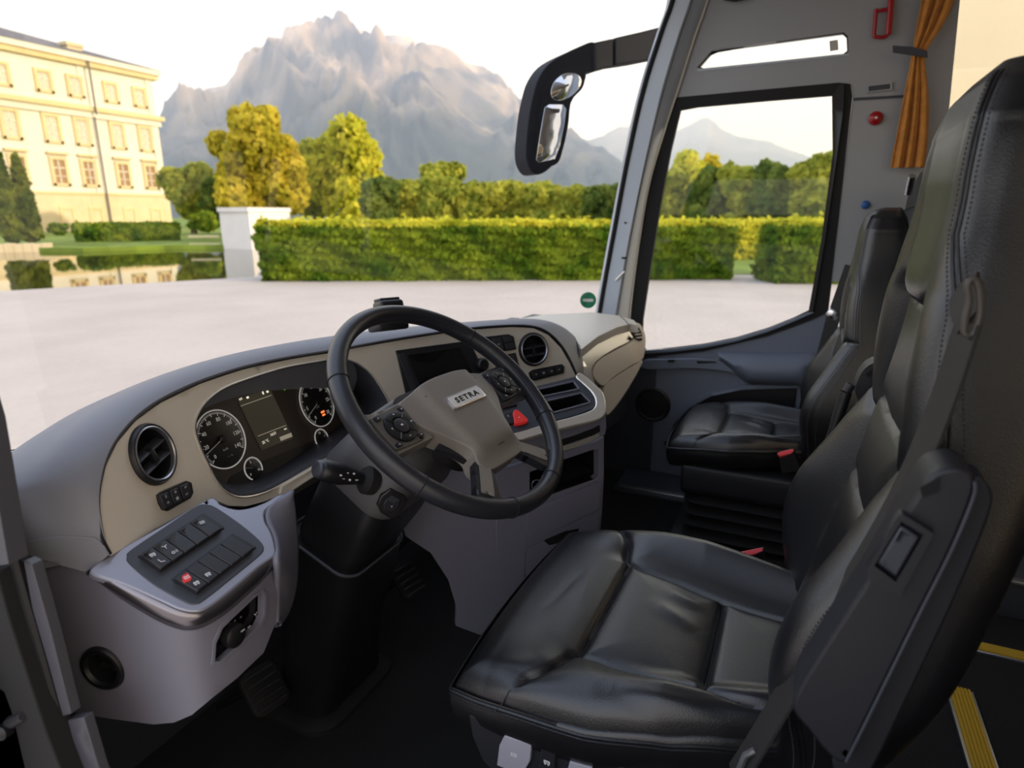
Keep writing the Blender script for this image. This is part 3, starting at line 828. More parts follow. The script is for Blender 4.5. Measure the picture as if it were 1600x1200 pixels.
# right wall behind the pillar: below and above the passenger window
FR = plane_fn((XR, 0, 1), (1, 0, 0))
wr = sbox('wall_right', XR, XR + .05, -4.2, -0.40, -0.06, 0.86, 'panel_dark')
sbox('wall_front', XL, XR, 1.16, 1.2, -0.06, 0.66, 'panel_dark')
sbox('wall_left_front', XL - .03, XL, 0.86, 1.2, -0.06, 0.60, 'panel_dark'); bpy.data.objects['wall_left_front'].name = 'wall_left_front'
sbox('wall_rear', XL - .02, XR + .05, -4.25, -4.2, -0.06, 2.0, 'wall_grey')
sbox('wall_left', XL - .05, XL, -4.2, -1.1, -0.06, 0.72, 'panel_dark')
sbox('wall_left_middle', XL - .05, XL, -0.36, -0.17, -0.06, 1.98, 'wall_grey')
sbox('wall_left_sill', XL - .05, XL, -1.1, -0.36, -0.06, 0.80, 'panel_dark')
w4 = link('window_4', box_mesh((XL - .02, -2.2, 1.38), (.008, 3.7, 1.16)), 'tinted_glass'); struct(w4)
sbox('wall_right_front', XR, XR + .05, 0.52, 1.2, -0.06, 0.55, 'panel_dark')
sbox('wall_left_lower', XL - .05, XL - .01, -0.17, 0.55, -0.06, 0.42, 'panel_dark')
sbox('wall_left_upper', XL - .05, XL, -0.17, 0.70, 1.36, 1.98, 'wall_grey')
w1 = link('window_1', box_mesh((XR + .02, -2.22, 1.45), (.008, 3.9, 1.2)), 'tinted_glass'); struct(w1)

# ---- panel over the door window with the slit window (right wall, upper part)
slit = [(1111, 79), (1128, 75), (1318, 49), (1325, 55), (1326, 80), (1320, 86), (1098, 109), (1089, 105)]
hole_door = [(1046, 172), (1060, 160), (1318, 130), (1331, 134), (1333, 150), (1292, 490), (1284, 560), (985, 560), (985, 495), (996, 400), (1012, 300), (1030, 225)]
panel = [(1104, -40), (1085, 55), (1062, 128), (1044, 180), (1028, 230), (1010, 300), (994, 400), (983, 495), (983, 562), (1286, 562), (1294, 490), (1300, 440), (1460, 450), (1475, 250), (1500, 0), (1505, -90), (1300, -75)]
wru = patch('wall_right_panel', panel, FR, 'wall_grey', None, [slit, hole_door], 26, 0.05, 0, 0, 0.004)
struct(wru); wru.name = 'wall_right_upper'
# slit window surround and pane
sl_in = [(1113, 80), (1128, 76), (1316, 51), (1323, 57), (1324, 79), (1318, 84), (1100, 107), (1092, 104)]
FR3 = plane_fn((XR + .03, 0, 1), (1, 0, 0))
w2 = patch('window_2', sl_in, FR3, 'door_glass', None, (), 30, 0.004, 0, 0, 0); struct(w2)
def rim(name, outer, inner, fn, material, parent, thick=.012, lift=.004, bev=.002, n=0):
    return patch(name, outer, fn, material, parent, [inner], 18, thick, 0, lift, bev)
g2 = rim('gasket', [(1109, 75), (1128, 72), (1320, 45), (1328, 53), (1329, 82), (1322, 89), (1097, 112), (1085, 106)], sl_in, plane_fn((XR + .012, 0, 1), (1, 0, 0)), 'rubber', w2, .02, 0.0)
link('tint_strip', patch('x', [(1113, 80), (1128, 76), (1172, 70), (1160, 75), (1140, 79), (1122, 82), (1108, 88)], FR3, 'rubber', None, (), 30, .003, 0, .003, 0).data.copy(), 'rubber', w2)
bpy.data.objects.remove(bpy.data.objects['x'])
lbl = plane_fn((XR + .022, 0, 1), (1, 0, 0))
patch('printed_mark', [(1296, 64), (1309, 62), (1310, 78), (1297, 80)], lbl, 'print_grey', w2, (), 30, .0005, 0, 0, 0, 'faint grey printed mark')
# recessed channel line above slit, under ceiling
patch('panel_groove', [(1090, 108), (1326, 84), (1326, 87), (1090, 112)], FR, 'pillar_grey', wru, (), 40, .004, 0, .003, .001)

# ---- door: pane, gasket, lower panel
door = thing('door_1', '', '', (XR, .3, 0)); del door['label']; del door['category']; struct(door)
pane_px = [(1063, 172), (1090, 167), (1200, 157), (1300, 149), (1309, 152), (1309, 175), (1300, 250), (1284, 370), (1267, 484), (1240, 497), (1200, 513), (1150, 528), (1100, 538), (1050, 544), (1009, 548), (1003, 540), (1004, 500), (1016, 420), (1032, 320), (1048, 235)]
FRg = plane_fn((XR + .015, 0, 1), (1, 0, 0))
pane_o = patch('pane', pane_px, FRg, 'door_glass', door, (), 40, .005, 0, 0, 0)
gas_out = [(1046, 170), (1058, 152), (1310, 129), (1329, 131), (1332, 150), (1293, 488), (1268, 500), (1200, 525), (1100, 549), (1000, 560), (984, 560), (984, 495), (996, 400), (1012, 300), (1030, 225)]
patch('gasket', gas_out, plane_fn((XR - .004, 0, 1), (1, 0, 0)), 'rubber', door, [pane_px], 22, .022, 0, 0, .004)
patch('gasket_lip', [(1300, 150), (1312, 132), (1319, 133), (1318, 170), (1290, 370), (1270, 488), (1263, 488), (1284, 370), (1301, 240)], plane_fn((XR - .012, 0, 1), (1, 0, 0)), 'black_plastic', door, (), 26, .01, 0, 0, .003)
low = [(1003, 552), (1050, 549), (1100, 543), (1150, 533), (1200, 519), (1240, 503), (1270, 489), (1294, 486), (1292, 520), (1268, 700), (1250, 780), (1060, 775), (950, 745), (940, 660), (975, 600), (990, 560)]
patch('lower_panel', low, FR, 'door_dark', door, (), 24, .05, 0, -.002, .004)
patch('belt_trim', [(1003, 548), (1050, 545), (1100, 539), (1150, 529), (1200, 514), (1240, 498), (1268, 486), (1272, 489), (1240, 503), (1200, 519), (1150, 534), (1100, 544), (1050, 550), (1003, 553)], plane_fn((XR - .012, 0, 1), (1, 0, 0)), 'door_trim', door, (), 18, .02, 0, 0, .003)
# armrest bulge and the silver strip
patch('armrest', [(1118, 553), (1150, 551), (1220, 553), (1276, 553), (1272, 580), (1262, 600), (1230, 603), (1175, 600), (1158, 592), (1140, 575)], plane_fn((XR - .02, 0, 1), (1, 0, 0)), 'door_dark', door, (), 12, .03, 60, .0, .004, None, .05)
patch('switch_strip', [(1006, 563), (1035, 561), (1090, 560), (1122, 563), (1138, 573), (1150, 584), (1130, 580), (1080, 576), (1007, 577)], plane_fn((XR - .022, 0, 1), (1, 0, 0)), 'door_trim', door, (), 14, .02, 60, 0, .003)
patch('switch_recess', [(1088, 564), (1118, 565), (1120, 567), (1090, 568)], plane_fn((XR - .024, 0, 1), (1, 0, 0)), 'black_matte', door, (), 20, .002, 0, 0, 0)
patch('switch', [(1044, 562), (1054, 562), (1053, 566), (1043, 566)], plane_fn((XR - .028, 0, 1), (1, 0, 0)), 'black_plastic', door, (), 20, .006, 0, 0, 0)
# arched pocket
patch('map_pocket', [(1037, 688), (1048, 660), (1075, 635), (1110, 617), (1160, 607), (1245, 604), (1240, 650), (1215, 720), (1100, 720), (1040, 700)], plane_fn((XR - .006, 0, 1), (1, 0, 0)), 'black_plastic', door, (), 18, .006, 0, 0, .002)
patch('pocket_rim', [(1033, 690), (1045, 658), (1073, 631), (1109, 613), (1160, 602), (1248, 600), (1247, 606), (1160, 609), (1111, 619), (1078, 637), (1053, 662), (1042, 690)], plane_fn((XR - .018, 0, 1), (1, 0, 0)), 'door_dark', door, (), 12, .02, 0, 0, .005)
fp, fn_ = frame_on(plane_fn((XR - .008, 0, 1), (1, 0, 0)), 1020, 632)
sp = link('speaker', lathe_mesh([(.075, -.004), (.075, .004), (.068, .007), (.062, .002), (.0005, .004)], fp, (-1, 0, 0), 32), 'black_plastic', door)
struct(sbox('door_sill', XR - .24, XR, .20, .62, 0.0, .022, 'panel_dark', .006)); bpy.data.objects['door_sill'].name = 'trim_2'
sbox('trim_3', XR - .23, XR - .20, .20, .60, 0.022, .030, 'satin_metal', .003)

# ---- windscreen pillar on the right
pil_out = [(1066, -60), (1056, 0), (1040, 45), (1010, 140), (985, 250), (966, 350), (951, 430), (941, 488), (936, 520)]
pil_mid = [(1090, -60), (1078, 0), (1061, 50), (1034, 140), (1008, 250), (987, 350), (972, 430), (962, 488), (957, 520)]
pil_in = [(1118, -60), (1106, 0), (1086, 58), (1060, 140), (1032, 225), (1012, 300), (996, 400), (985, 490), (982, 545)]
def curve_px(l, x, n=40): return [atX(p[0], p[1], x) for p in resample(catmull(l, n), n)]
c0, c1, c2 = curve_px(pil_out, 2.535), curve_px(pil_mid, 2.53), curve_px(pil_in, 2.595)
off = Vector((.03, .06, 0))
c1b = [p + Vector((-.004, .002, 0)) for p in [a.lerp(b, .55) for a, b in zip(c1, c2)]]
pillar = link('wall_front_pillar', loft_mesh([[a, m, q, b, b + Vector((.06, 0, 0)), a + Vector((.07, .05, 0))] for a, m, q, b in zip(c0, c1, c1b, c2)], True, True), 'pillar_grey')
struct(pillar); pillar.name = 'wall_front_right'
seam = [m.lerp(b, .12) + Vector((-.004, -.002, 0)) for m, b in zip(c1, c2)]
link('pillar_seam', tube_mesh(seam, .0016, 6), 'black_plastic', pillar)
link('pillar_edge', tube_mesh([p + Vector((-.004, 0, 0)) for p in c2], .004, 8), 'fascia_plastic', pillar)
link('glass_seal', tube_mesh([p + Vector((0, .012, 0)) for p in c0], .009, 8), 'rubber', pillar)
for px, py in ((977, 348),):
    q, nn = atX(px, py, 2.53), Vector((-1, 0, 0))
    link('pillar_screw', lathe_mesh([(.004, -.002), (.004, .002), (.0005, .003)], q, nn, 12), 'black_plastic', pillar)
link('pillar_clip', box_mesh(atX(975, 403, 2.528), (.006, .02, .008), .002), 'black_plastic', pillar)
link('grab_slot', tube_mesh([atX(962, 438, 2.527), atX(976, 424, 2.527)], .0035, 8), 'trim_silver', pillar)

# ---- windscreen
N1, N2 = 30, 14
gv = []
zA, zB = 0.50, 2.05
for j in range(N2 + 1):
    z = zA + (zB - zA) * j / N2
    rgt = c0[0].lerp(c0[-1], (c0[0].z - z) / (c0[0].z - c0[-1].z))
    for i in range(N1 + 1):
        s = i / N1
        x = 0.18 + (rgt.x + .02 - 0.18) * s
        y = rgt.y + .03 + 0.62 * (1 - abs(2 * s - 1) ** 2.4) + (0.10 if s < .5 else 0) * (1 - s * 2)
        gv.append(Vector((x, y, z)))
gf = [(j*(N1+1)+i, j*(N1+1)+i+1, (j+1)*(N1+1)+i+1, (j+1)*(N1+1)+i) for j in range(N2) for i in range(N1)]
ws = link('window_3', mesh(gv, gf), 'windscreen_glass'); struct(ws); ws.name = 'window_3'
def on_screen(px, py):
    me = ws.data; best = None
    r = ray(px, py)
    from mathutils.geometry import intersect_ray_tri
    for p in me.polygons:
        v = [me.vertices[i].co for i in p.vertices]
        for t in ((v[0], v[1], v[2]), (v[0], v[2], v[3])):
            h = intersect_ray_tri(t[0], t[1], t[2], r, EYE, True)
            if h is not None and (best is None or (h - EYE).length < (best - EYE).length): best = h
    return best if best is not None else at_depth(px, py, 2.0)
q = on_screen(919, 469); nn = (EYE - q); nn.z *= .2; nn.normalize()
rr_ = (q - EYE).length * 12.5 / 990
stk = tag(link('windscreen_sticker', lathe_mesh([(rr_, 0.001), (rr_, .002), (.0005, .002)], q, nn, 32), 'sticker_green'), 'round green badge stuck low on the windscreen by the pillar', 'sticker')
us, vs, ns = axes_of(nn)
link('sticker_band', prism_mesh(rrect(rr_ * 1.3, rr_ * .36, rr_ * .1, 3), q, us, vs, ns, .002, .0026), 'stone_white', stk)

# ---- left windscreen pillar and the open side window frame near the camera
XP = 0.34
FL = plane_fn((XP, 0, 1), (1, 0, 0))
pl_ = patch('wall_front_left', [(-150, 480), (-60, 560), (-2, 612), (9, 650), (22, 726), (34, 800), (45, 868), (20, 872), (-30, 790), (-150, 640)], FL, 'edge_grey', None, (), 22, .02, 0, .02, .006); struct(pl_)
fr_ = patch('trim_4', [(-150, 640), (-30, 790), (20, 868), (40, 875), (60, 950), (88, 1040), (112, 1115), (150, 1215), (180, 1290), (-150, 1290)], plane_fn((XP + .01, 0, 1), (1, 0, 0)), 'black_matte', None, (), 30, .03, 0, .03, .008); struct(fr_)
for a, b in (([(-40, 700), (0, 790), (30, 900), (70, 1040), (120, 1215)], .006), ([(-80, 820), (-20, 900), (10, 1000), (50, 1120), (80, 1215)], .007)):
    link('seal_bead', tube_mesh([FL(p[0], p[1]) for p in catmull(a, 24)], b, 8), 'black_plastic', fr_)
gs_ = patch('trim_5', [(46, 872), (58, 878), (88, 985), (119, 1110), (106, 1114), (84, 1034), (60, 950)], plane_fn((XP + .005, 0, 1), (1, 0, 0)), 'edge_grey', None, (), 22, .012, 0, .006, .004); struct(gs_)
gs2 = patch('trim_6', [(113, 1120), (138, 1116), (160, 1190), (196, 1290), (160, 1290), (128, 1175)], plane_fn((XP + .008, 0, 1), (1, 0, 0)), 'edge_grey', None, (), 22, .012, 0, .006, .004); struct(gs2)
pz = [(.90, .752, .93), (.98, .738, .90), (1.10, .712, .87), (1.27, .672, .82), (1.6, .58, .72), (2.0, .46, .60)]
lp_ = link('trim_8', loft_mesh([[Vector((XP - .07, y0, z)), Vector((XP, y0, z)), Vector((XP, y1, z)), Vector((XP - .07, y1, z))] for z, y0, y1 in pz], True, True), 'edge_grey'); struct(lp_); bevel_mod(lp_, .01, 2)
# latch at the lower left
lt = thing('door_latch', 'dark metal latch on the window frame at the lower left', 'latch', tuple(plane_fn((XP - .02, 0, 1), (1, 0, 0))(20, 1130)))
FLk = plane_fn((XP - .02, 0, 1), (1, 0, 0))
patch('latch_plate', [(-20, 1060), (8, 1078), (20, 1110), (30, 1150), (45, 1215), (-20, 1215)], FLk, 'black_plastic', lt, (), 16, .02, 0, 0, .004)
link('latch_lever', tube_mesh([FLk(2, 1148), FLk(18, 1128), FLk(38, 1118)], [.008, .008, .006], 8), 'seat_plastic', lt)
link('latch_pin', lathe_mesh([(.009, 0), (.009, .014), (.004, .018)], FLk(16, 1136), (-1, -.3, .2), 14), 'black_plastic', lt)
# small print and dotted band on the glass corner
FG = plane_fn((.36, .95, .8), (.5, -.85, .15))
gq = thing('glass_print', 'small black maker print on the glass by the left pillar', 'print', tuple(FG(25, 720)))
for i, (w, y) in enumerate([(15, 703), (13, 709), (16, 718), (16, 722), (14, 726), (15, 733), (10, 739), (6, 745)]):
    x0 = 17 + i * .6
    patch('print_line', [(x0, y), (x0 + w, y - 3), (x0 + w, y - 1.4), (x0, y + 1.6)], FG, 'button_dark', gq, (), 30, .0004, 0, 0, 0)

# ---- things on the right pillar
FPi = plane_fn((XR - .004, 0, 1), (1, 0, 0))
q = FPi(1368, 185)
st = thing('stop_button', 'small round red button on the grey pillar', 'button', tuple(q))
link('bezel', lathe_mesh([(.022, 0), (.022, .006), (.018, .009)], q, (-1, 0, 0), 28), 'red_plastic', st)
link('cap', lathe_mesh([(.015, .008), (.015, .016), (.010, .02), (.0005, .021)], q, (-1, 0, 0), 28), 'red_plastic', st)
link('pictogram', lathe_mesh([(.004, .0215), (.0005, .0222)], q, (-1, 0, 0), 12), 'icon_white', st)
q = FPi(1352, 320)
tag(link('blue_dot_label', lathe_mesh([(.014, 0), (.014, .004), (.011, .006), (.0005, .006)], q, (-1, 0, 0), 24), 'blue_plastic'), 'small round blue label low on the grey pillar', 'label')
q = FPi(1375, 133)
pv = thing('pillar_slot', 'narrow recessed label slot on the grey pillar', 'slot', tuple(q))
u_, v_, n_ = axes_of((-1, 0, 0))
ro = Matrix.Rotation(math.radians(0), 3, 'X')
link('slot_frame', patch('x', [(1354, 132), (1394, 128), (1394, 141), (1354, 145)], FPi, 'wall_grey', None, [[(1357, 135), (1391, 131), (1391, 139), (1357, 143)]], 30, .006, 0, .003, .001).data.copy(), 'wall_grey', pv)
bpy.data.objects.remove(bpy.data.objects['x'])
patch('slot_face', [(1357, 135), (1391, 131), (1391, 139), (1357, 143)], FPi, 'panel_dark', pv, (), 30, .002, 0, 0, 0)
patch('trim_7', [(1333, 153), (1420, 148), (1420, 152), (1333, 157)], FPi, 'panel_dark', None, (), 40, .003, 0, .001, 0); struct(bpy.data.objects['trim_7'])
# emergency hammer in its red bracket
FH = plane_fn((XR - .02, 0, 1), (1, 0, 0))
hm = thing('emergency_hammer', 'red emergency hammer in its bracket high on the pillar', 'hammer', tuple(FH(1380, 30)))
link('bracket', tube_mesh([FH(p[0], p[1]) for p in catmull([(1369, 14), (1367, 40), (1366, 55), (1372, 58), (1386, 55), (1390, 30), (1394, -10)], 40)], .006, 8), 'red_plastic', hm)
link('handle', tube_mesh([FH(1388, 54), FH(1391, 20), FH(1396, -40)], .010, 10), 'red_plastic', hm)
link('crossbar', tube_mesh([FH(1368, 18), FH(1390, 14)], .006, 8), 'red_plastic', hm)
# patch of darker fitting at the top edge
tag(link('ceiling_handle', tube_mesh([FH(1132, -2), FH(1150, -1), FH(1170, -4)], [.006, .008, .006], 8), 'black_plastic'), 'black grip end at the very top above the slit window', 'handle')

# ---- curtain with strap
def curtain():
    t = thing('curtain', 'orange curtain tied back beside the passenger window', 'curtain', (XR - .05, -.36, .9))
    lv = [(-60, 1446, 1512), (0, 1440, 1493), (40, 1432, 1474), (72, 1427, 1452), (85, 1425, 1447), (100, 1422, 1446), (150, 1412, 1451), (200, 1403, 1451), (240, 1395, 1448), (262, 1391, 1445)]
    secs = []
    K = 46
    for (py, xa, xb) in lv:
        a, b = atX(xa, py, XR - .05), atX(xb, py, XR - .05)
        a.z = b.z = (a.z + b.z) / 2
        wv = (b - a).length
        row = []
        for k in range(K + 1):
            f = k / K
            row.append(a.lerp(b, f) + Vector((math.sin(f * 21.0) * min(.016, wv * .12) + math.sin(f * 47 + 1) * .003, 0, 0)))
        secs.append(row)
    P = []
    for k in range(K + 1):
        P.append(catmull([s[k] for s in secs], 60))
    secs = [[Vector(P[k][j]) for k in range(K + 1)] for j in range(len(P[0]))]
    o = link('cloth', loft_mesh(secs, False, False), 'curtain', t, None, True, 180)
    m = o.modifiers.new('thick', 'SOLIDIFY'); m.thickness = .003
    fs = plane_fn((XR - .085, 0, 1), (1, 0, 0))
    patch('strap', [(1395, 71), (1425, 73), (1449, 79), (1450, 90), (1424, 86), (1395, 82)], fs, 'panel_dark', t, (), 14, .006, 0, 0, .001)
    return t
curtain()
# ================================================================== DASHBOARD
FASC_PLAN = [(.36, .768), (.43, .787), (.50, .812), (.60, .85), (.75, .885), (.92, .895), (1.06, .875), (1.2, .82), (1.34, .745), (1.46, .67), (1.58, .58), (1.66, .5)]
FD = (0, .28, 1)
def fasc(off=0.0): return cyl_fn(FASC_PLAN, FD, .78, off)
F0 = fasc(0.0)
CREST_PLAN = [(.30, .80), (.37, .835), (.405, .865), (.455, .90), (.53, .935), (.63, .965), (.8, 1.0), (1.0, .995), (1.2, .95), (1.4, .87), (1.6, .76), (1.8, .68)]
FC = cyl_fn(CREST_PLAN, (0, 0.05, 1), .8, 0)
dash = thing('dashboard', 'curved grey driver dashboard wrapped around the steering wheel', 'dashboard', (.9, .9, .75))
padA = [(172, 866), (162, 846), (156, 818), (153, 790), (155, 760), (163, 725), (180, 690), (210, 655), (250, 626), (310, 598), (380, 575), (450, 560), (520, 549), (600, 534), (680, 521), (740, 513), (800, 509), (835, 511), (858, 521), (878, 541), (892, 565), (902, 588)]
padB = [(46, 868), (38, 836), (33, 802), (30, 774), (33, 754), (50, 724), (80, 689), (125, 651), (185, 616), (270, 580), (350, 557), (430, 540), (500, 528), (590, 516), (670, 511), (735, 507), (795, 503), (840, 501), (872, 507), (896, 524), (910, 548), (915, 578)]
nA = 90
A_ = resample(catmull(padA, 300), nA); 
# matched stations
def match(l, n):
    c = catmull(l, (len(l) - 1) * 12); return [c[int(round(i * (len(c) - 1) / (n - 1)))] for i in range(n)]
A_, B_ = match(padA, nA), match(padB, nA)
secs = []
for i in range(nA):
    a, b = F0(*A_[i]), FC(*B_[i])
    t = i / (nA - 1)
    out = (a - b); out.z = 0; out.normalize()
    up = Vector((0, 0, 1))
    e0 = a - out * .02 - up * .004
    lip = a + out * .006 + up * .003
    s1 = a.lerp(b, .22) + up * .014 + out * .006
    s2 = a.lerp(b, .55) + up * .014
    s3 = a.lerp(b, .85) + up * .006
    f = -out
    b2 = b + f * .05 - up * .012
    dm = max(.12, min(1, (t - .02) / .22))
    b3 = b + f * (.05 + .08 * dm) - up * (.06 * dm)
    b4 = b + f * (.05 + .15 * dm) - up * (.17 * dm)
    b5 = b + f * .03 - up * (.012 + .188 * dm)
    secs.append([e0, a, lip, s1, s2, s3, b, b2, b3, b4, b5])
o = link('top_pad', loft_mesh(secs, True, True), 'pad_plastic', dash, None, True, 60)
subsurf(o, 1)
pe_a, pe_b = F0(172, 866), FC(46, 868)
pe_n = (pe_b - pe_a).cross(Vector((0, .15, 1)))
patch('pad_end', [(45, 866), (42, 845), (90, 835), (150, 838), (166, 852), (173, 865), (155, 880), (136, 893), (100, 883)], plane_fn(pe_a, pe_n), 'pad_plastic', dash, (), 14, .02, 0, .004, .004)
# dark joint between pad and fascia
link('pad_joint', tube_mesh([F0(*p) for p in A_], .0028, 6), 'black_plastic', dash)
hole = [(303, 668), (308, 648), (322, 627), (350, 606), (395, 589), (445, 574), (495, 565), (530, 560), (556, 566), (578, 582), (596, 607), (609, 634), (604, 655), (580, 677), (550, 694), (500, 722), (440, 757), (410, 771), (378, 777), (355, 770), (338, 752), (322, 722), (309, 692)]
hole_s = resample(catmull(hole, 140, True), 90, True)
fas_out = [(174, 868), (166, 850), (159, 820), (156, 790), (158, 762), (166, 727), (183, 692), (212, 658), (252, 629), (312, 600), (381, 577), (450, 562), (520, 551), (600, 536), (680, 523), (740, 515), (800, 511), (834, 513), (856, 523), (876, 543), (890, 567), (900, 588), (870, 596), (836, 604), (800, 615), (770, 640), (720, 665), (650, 680), (600, 690), (560, 702), (500, 740), (447, 772), (433, 775), (415, 783), (385, 791), (358, 790), (340, 783), (328, 780), (290, 800), (240, 828)]
patch('fascia', fas_out, F0, 'fascia_plastic', dash, [hole_s, circle_px(F0, 237, 710, .043), circle_px(F0, 833, 546, .042)], 11, .006, 0, 0, .0015)
# binnacle: walls from the fascia opening back to the instrument panel
CL_U = Vector((.297, .03, -.005)).normalized(); CL_D = Vector((0, .36, 1)).normalized()
CL_N = CL_U.cross(CL_D).normalized()
if CL_N.y > 0: CL_N = -CL_N
CL_P = Vector((.89, .950, .72))
FCL = plane_fn(CL_P, CL_N)
ring0 = [F0(*p) for p in hole_s]
fwd = Vector((.42, 1, .14)).normalized()
ring1 = []
zc_ = sum(p.z for p in ring0) / len(ring0)
for p in ring0:
    fz_ = max(-.04, min(.14, (p.z - zc_) * 3.0)); fwd = Vector((.42, 1, fz_)).normalized()
    t = (CL_P - p).dot(CL_N) / fwd.dot(CL_N); ring1.append(p + fwd * max(t, .004))
ctr = sum(ring1, Vector()) / len(ring1)
ring0b = [p - (p - ctr) * .0 for p in ring0]
wm = loft_mesh([ring0, [a.lerp(b, .5) for a, b in zip(ring0, ring1)], ring1], True, False)
o = link('binnacle_wall', wm, 'panel_dark', dash, None, True, 60)
m = o.modifiers.new('thick', 'SOLIDIFY'); m.thickness = .004
link('binnacle_edge', tube_mesh(ring0, .0022, 8, True), 'trim_silver', dash, 'thin bright edge around the instruments')
# beige lip bar below the instruments
patch('binnacle_lip', [(440, 759), (500, 724), (549, 694), (560, 690), (562, 702), (505, 736), (447, 774), (438, 772)], fasc(.006), 'fascia_plastic', dash, (), 12, .02, 0, 0, .003)

# ---- air vents
def air_vent(px, py, r, parent, tilt, label=None, fn=F0):
    p, n = frame_on(fn, px, py)
    u, v, n = axes_of(n)
    vn = link('air_vent', lathe_mesh([(r * .80, -.03), (r * .82, -.002), (r * .86, .006), (r * .95, .008), (r, .004), (r * 1.02, -.004), (r * .9, -.03)], p, n, 56, (0, 0, 1), True), 'black_plastic', parent, label)
    link('chrome_ring', lathe_mesh([(r * .82, .002), (r * .82, .0075), (r * .855, .0092), (r * .89, .0082), (r * .89, .004)], p, n, 56, (0, 0, 1), True), 'satin_metal', vn)
    link('duct', lathe_mesh([(r * .8, -.03), (r * .8, -.028), (.0005, -.028)], p, n, 40), 'black_matte', vn)
    ca, sa = math.cos(tilt), math.sin(tilt)
    uu, vv = u * ca + v * sa, v * ca - u * sa
    for h in (-.30, .16):
        w = math.sqrt(max(0, .78**2 - h*h)) * r * 2
        bl = box_mesh(p + vv * (h * r) - n * .004, (w, .0028, .016), .0012, 2, axes_rot(uu, (vv * .9 + n * .44).normalized(), (n * .9 - vv * .44).normalized()))
        link('slat', bl, 'button_face', vn)
    link('slat_knob', box_mesh(p - vv * (.05 * r) + n * .000, (r * .16, r * .5, .012), .002, 2, axes_rot(uu, vv, n)), 'black_plastic', vn)
    return vn
air_vent(237, 710, .046, dash, math.radians(10))
air_vent(833, 546, .045, dash, math.radians(4))

# ---- row of three switches under the left vent
def quad_at(c, i, n, gap=.04):
    a, b, d, e = [np.array(x, float) for x in c]      # tl tr br bl
    f0, f1 = (i + gap) / n, (i + 1 - gap) / n
    return [a + (b-a)*f0, a + (b-a)*f1, e + (d-e)*f1, e + (d-e)*f0]
def qshrink(q, f=.9):
    c = sum(np.array(p, float) for p in q) / len(q)
    return [c + (np.array(p, float) - c) * f for p in q]
ICONS = {'lamp': [('c', 0, 0, .3), ('l', .45, .2, .8, .25), ('l', .45, -.1, .8, -.1)], 'box': [('r', 0, 0, .9, .6), ('l', -.2, -.1, .2, .1)],
         'bus': [('r', 0, .05, .9, .55), ('c', -.25, -.35, .12), ('c', .25, -.35, .12), ('l', -.4, .1, .4, .1)], 'fan': [('c', 0, 0, .12), ('l', 0, 0, .4, .3), ('l', 0, 0, -.4, .3), ('l', 0, 0, 0, -.5)],
         'seat': [('l', -.3, .5, -.1, -.3), ('l', -.1, -.3, .4, -.3), ('l', .4, -.3, .4, -.5)], 'wave': [('l', -.5, -.2, -.2, .2), ('l', -.2, .2, .1, -.2), ('l', .1, -.2, .4, .2)],
         'arrow': [('l', -.4, 0, .4, 0), ('l', .4, 0, .1, .3), ('l', .4, 0, .1, -.3)], 'door': [('r', 0, 0, .6, .9), ('l', -.1, 0, .1, 0)]}
def icon_mesh(kind, o, u, v, n, s, th=.06):
    ms = []
    for k in ICONS[kind]:
        if k[0] == 'l':
            a = Vector(o) + u * (k[1] * s) + v * (k[2] * s); b = Vector(o) + u * (k[3] * s) + v * (k[4] * s)
            d = (b - a).normalized(); w = n.cross(d) * (th * s)
            ms.append(mesh([a - w, b - w, b + w, a + w], [(0, 1, 2, 3)]))
        elif k[0] == 'c':
            c = Vector(o) + u * (k[1] * s) + v * (k[2] * s); r = k[3] * s; r2 = max(r - 2 * th * s, r * .45); K = 14
            V = [c + u * (math.cos(2*math.pi*i/K) * q) + v * (math.sin(2*math.pi*i/K) * q) for q in (r, r2) for i in range(K)]
            ms.append(mesh(V, [(i, (i+1) % K, (i+1) % K + K, i + K) for i in range(K)]))
        else:
            c = Vector(o) + u * (k[1] * s) + v * (k[2] * s); w, h = k[3] * s / 2, k[4] * s / 2; t = 2 * th * s
            V = [c + u * (x * a) + v * (y * b) for a, b in ((w, h), (w - t, h - t)) for x, y in ((1, 1), (-1, 1), (-1, -1), (1, -1))]
            ms.append(mesh(V, [(i, (i+1) % 4, (i+1) % 4 + 4, i + 4) for i in range(4)]))
    me = join_meshes(ms)
    return me
def icon_px(name, kind, px, py, fn, s, material, parent, lift=.0006, rot=0.0):
    p, n = frame_on(fn, px, py); u, v, n = axes_of(n)
    c, s_ = math.cos(rot), math.sin(rot)
    u, v = u * c + v * s_, v * c - u * s_
    return link(name, icon_mesh(kind, p + n * lift, u, v, n, s), material, parent, None, False)
sw = patch('switch_strip', [(247, 773), (253, 768), (292, 751), (300, 754), (303, 770), (299, 778), (264, 798), (256, 796), (250, 786)], fasc(.004), 'black_plastic', dash, (), 20, .008, 0, 0, .0012)
cn = [(249, 774), (296, 753), (301, 775), (258, 796)]
for i in range(3):
    q = quad_at(cn, i, 3, .05)
    patch('push_button', qshrink(q, .94), fasc(.009), 'button_dark', sw, (), 20, .006, 0, 0, .001)
    c = sum(q) / 4
    icon_px('icon', ['arrow', 'bus', 'wave'][i], c[0] + 1, c[1] + 4, fasc(.0096), .006, 'icon_white', sw, .0003)
    icon_px('icon', ['door', 'box', 'lamp'][i], c[0] - 2, c[1] - 6, fasc(.0096), .0045, 'icon_white', sw, .0003)

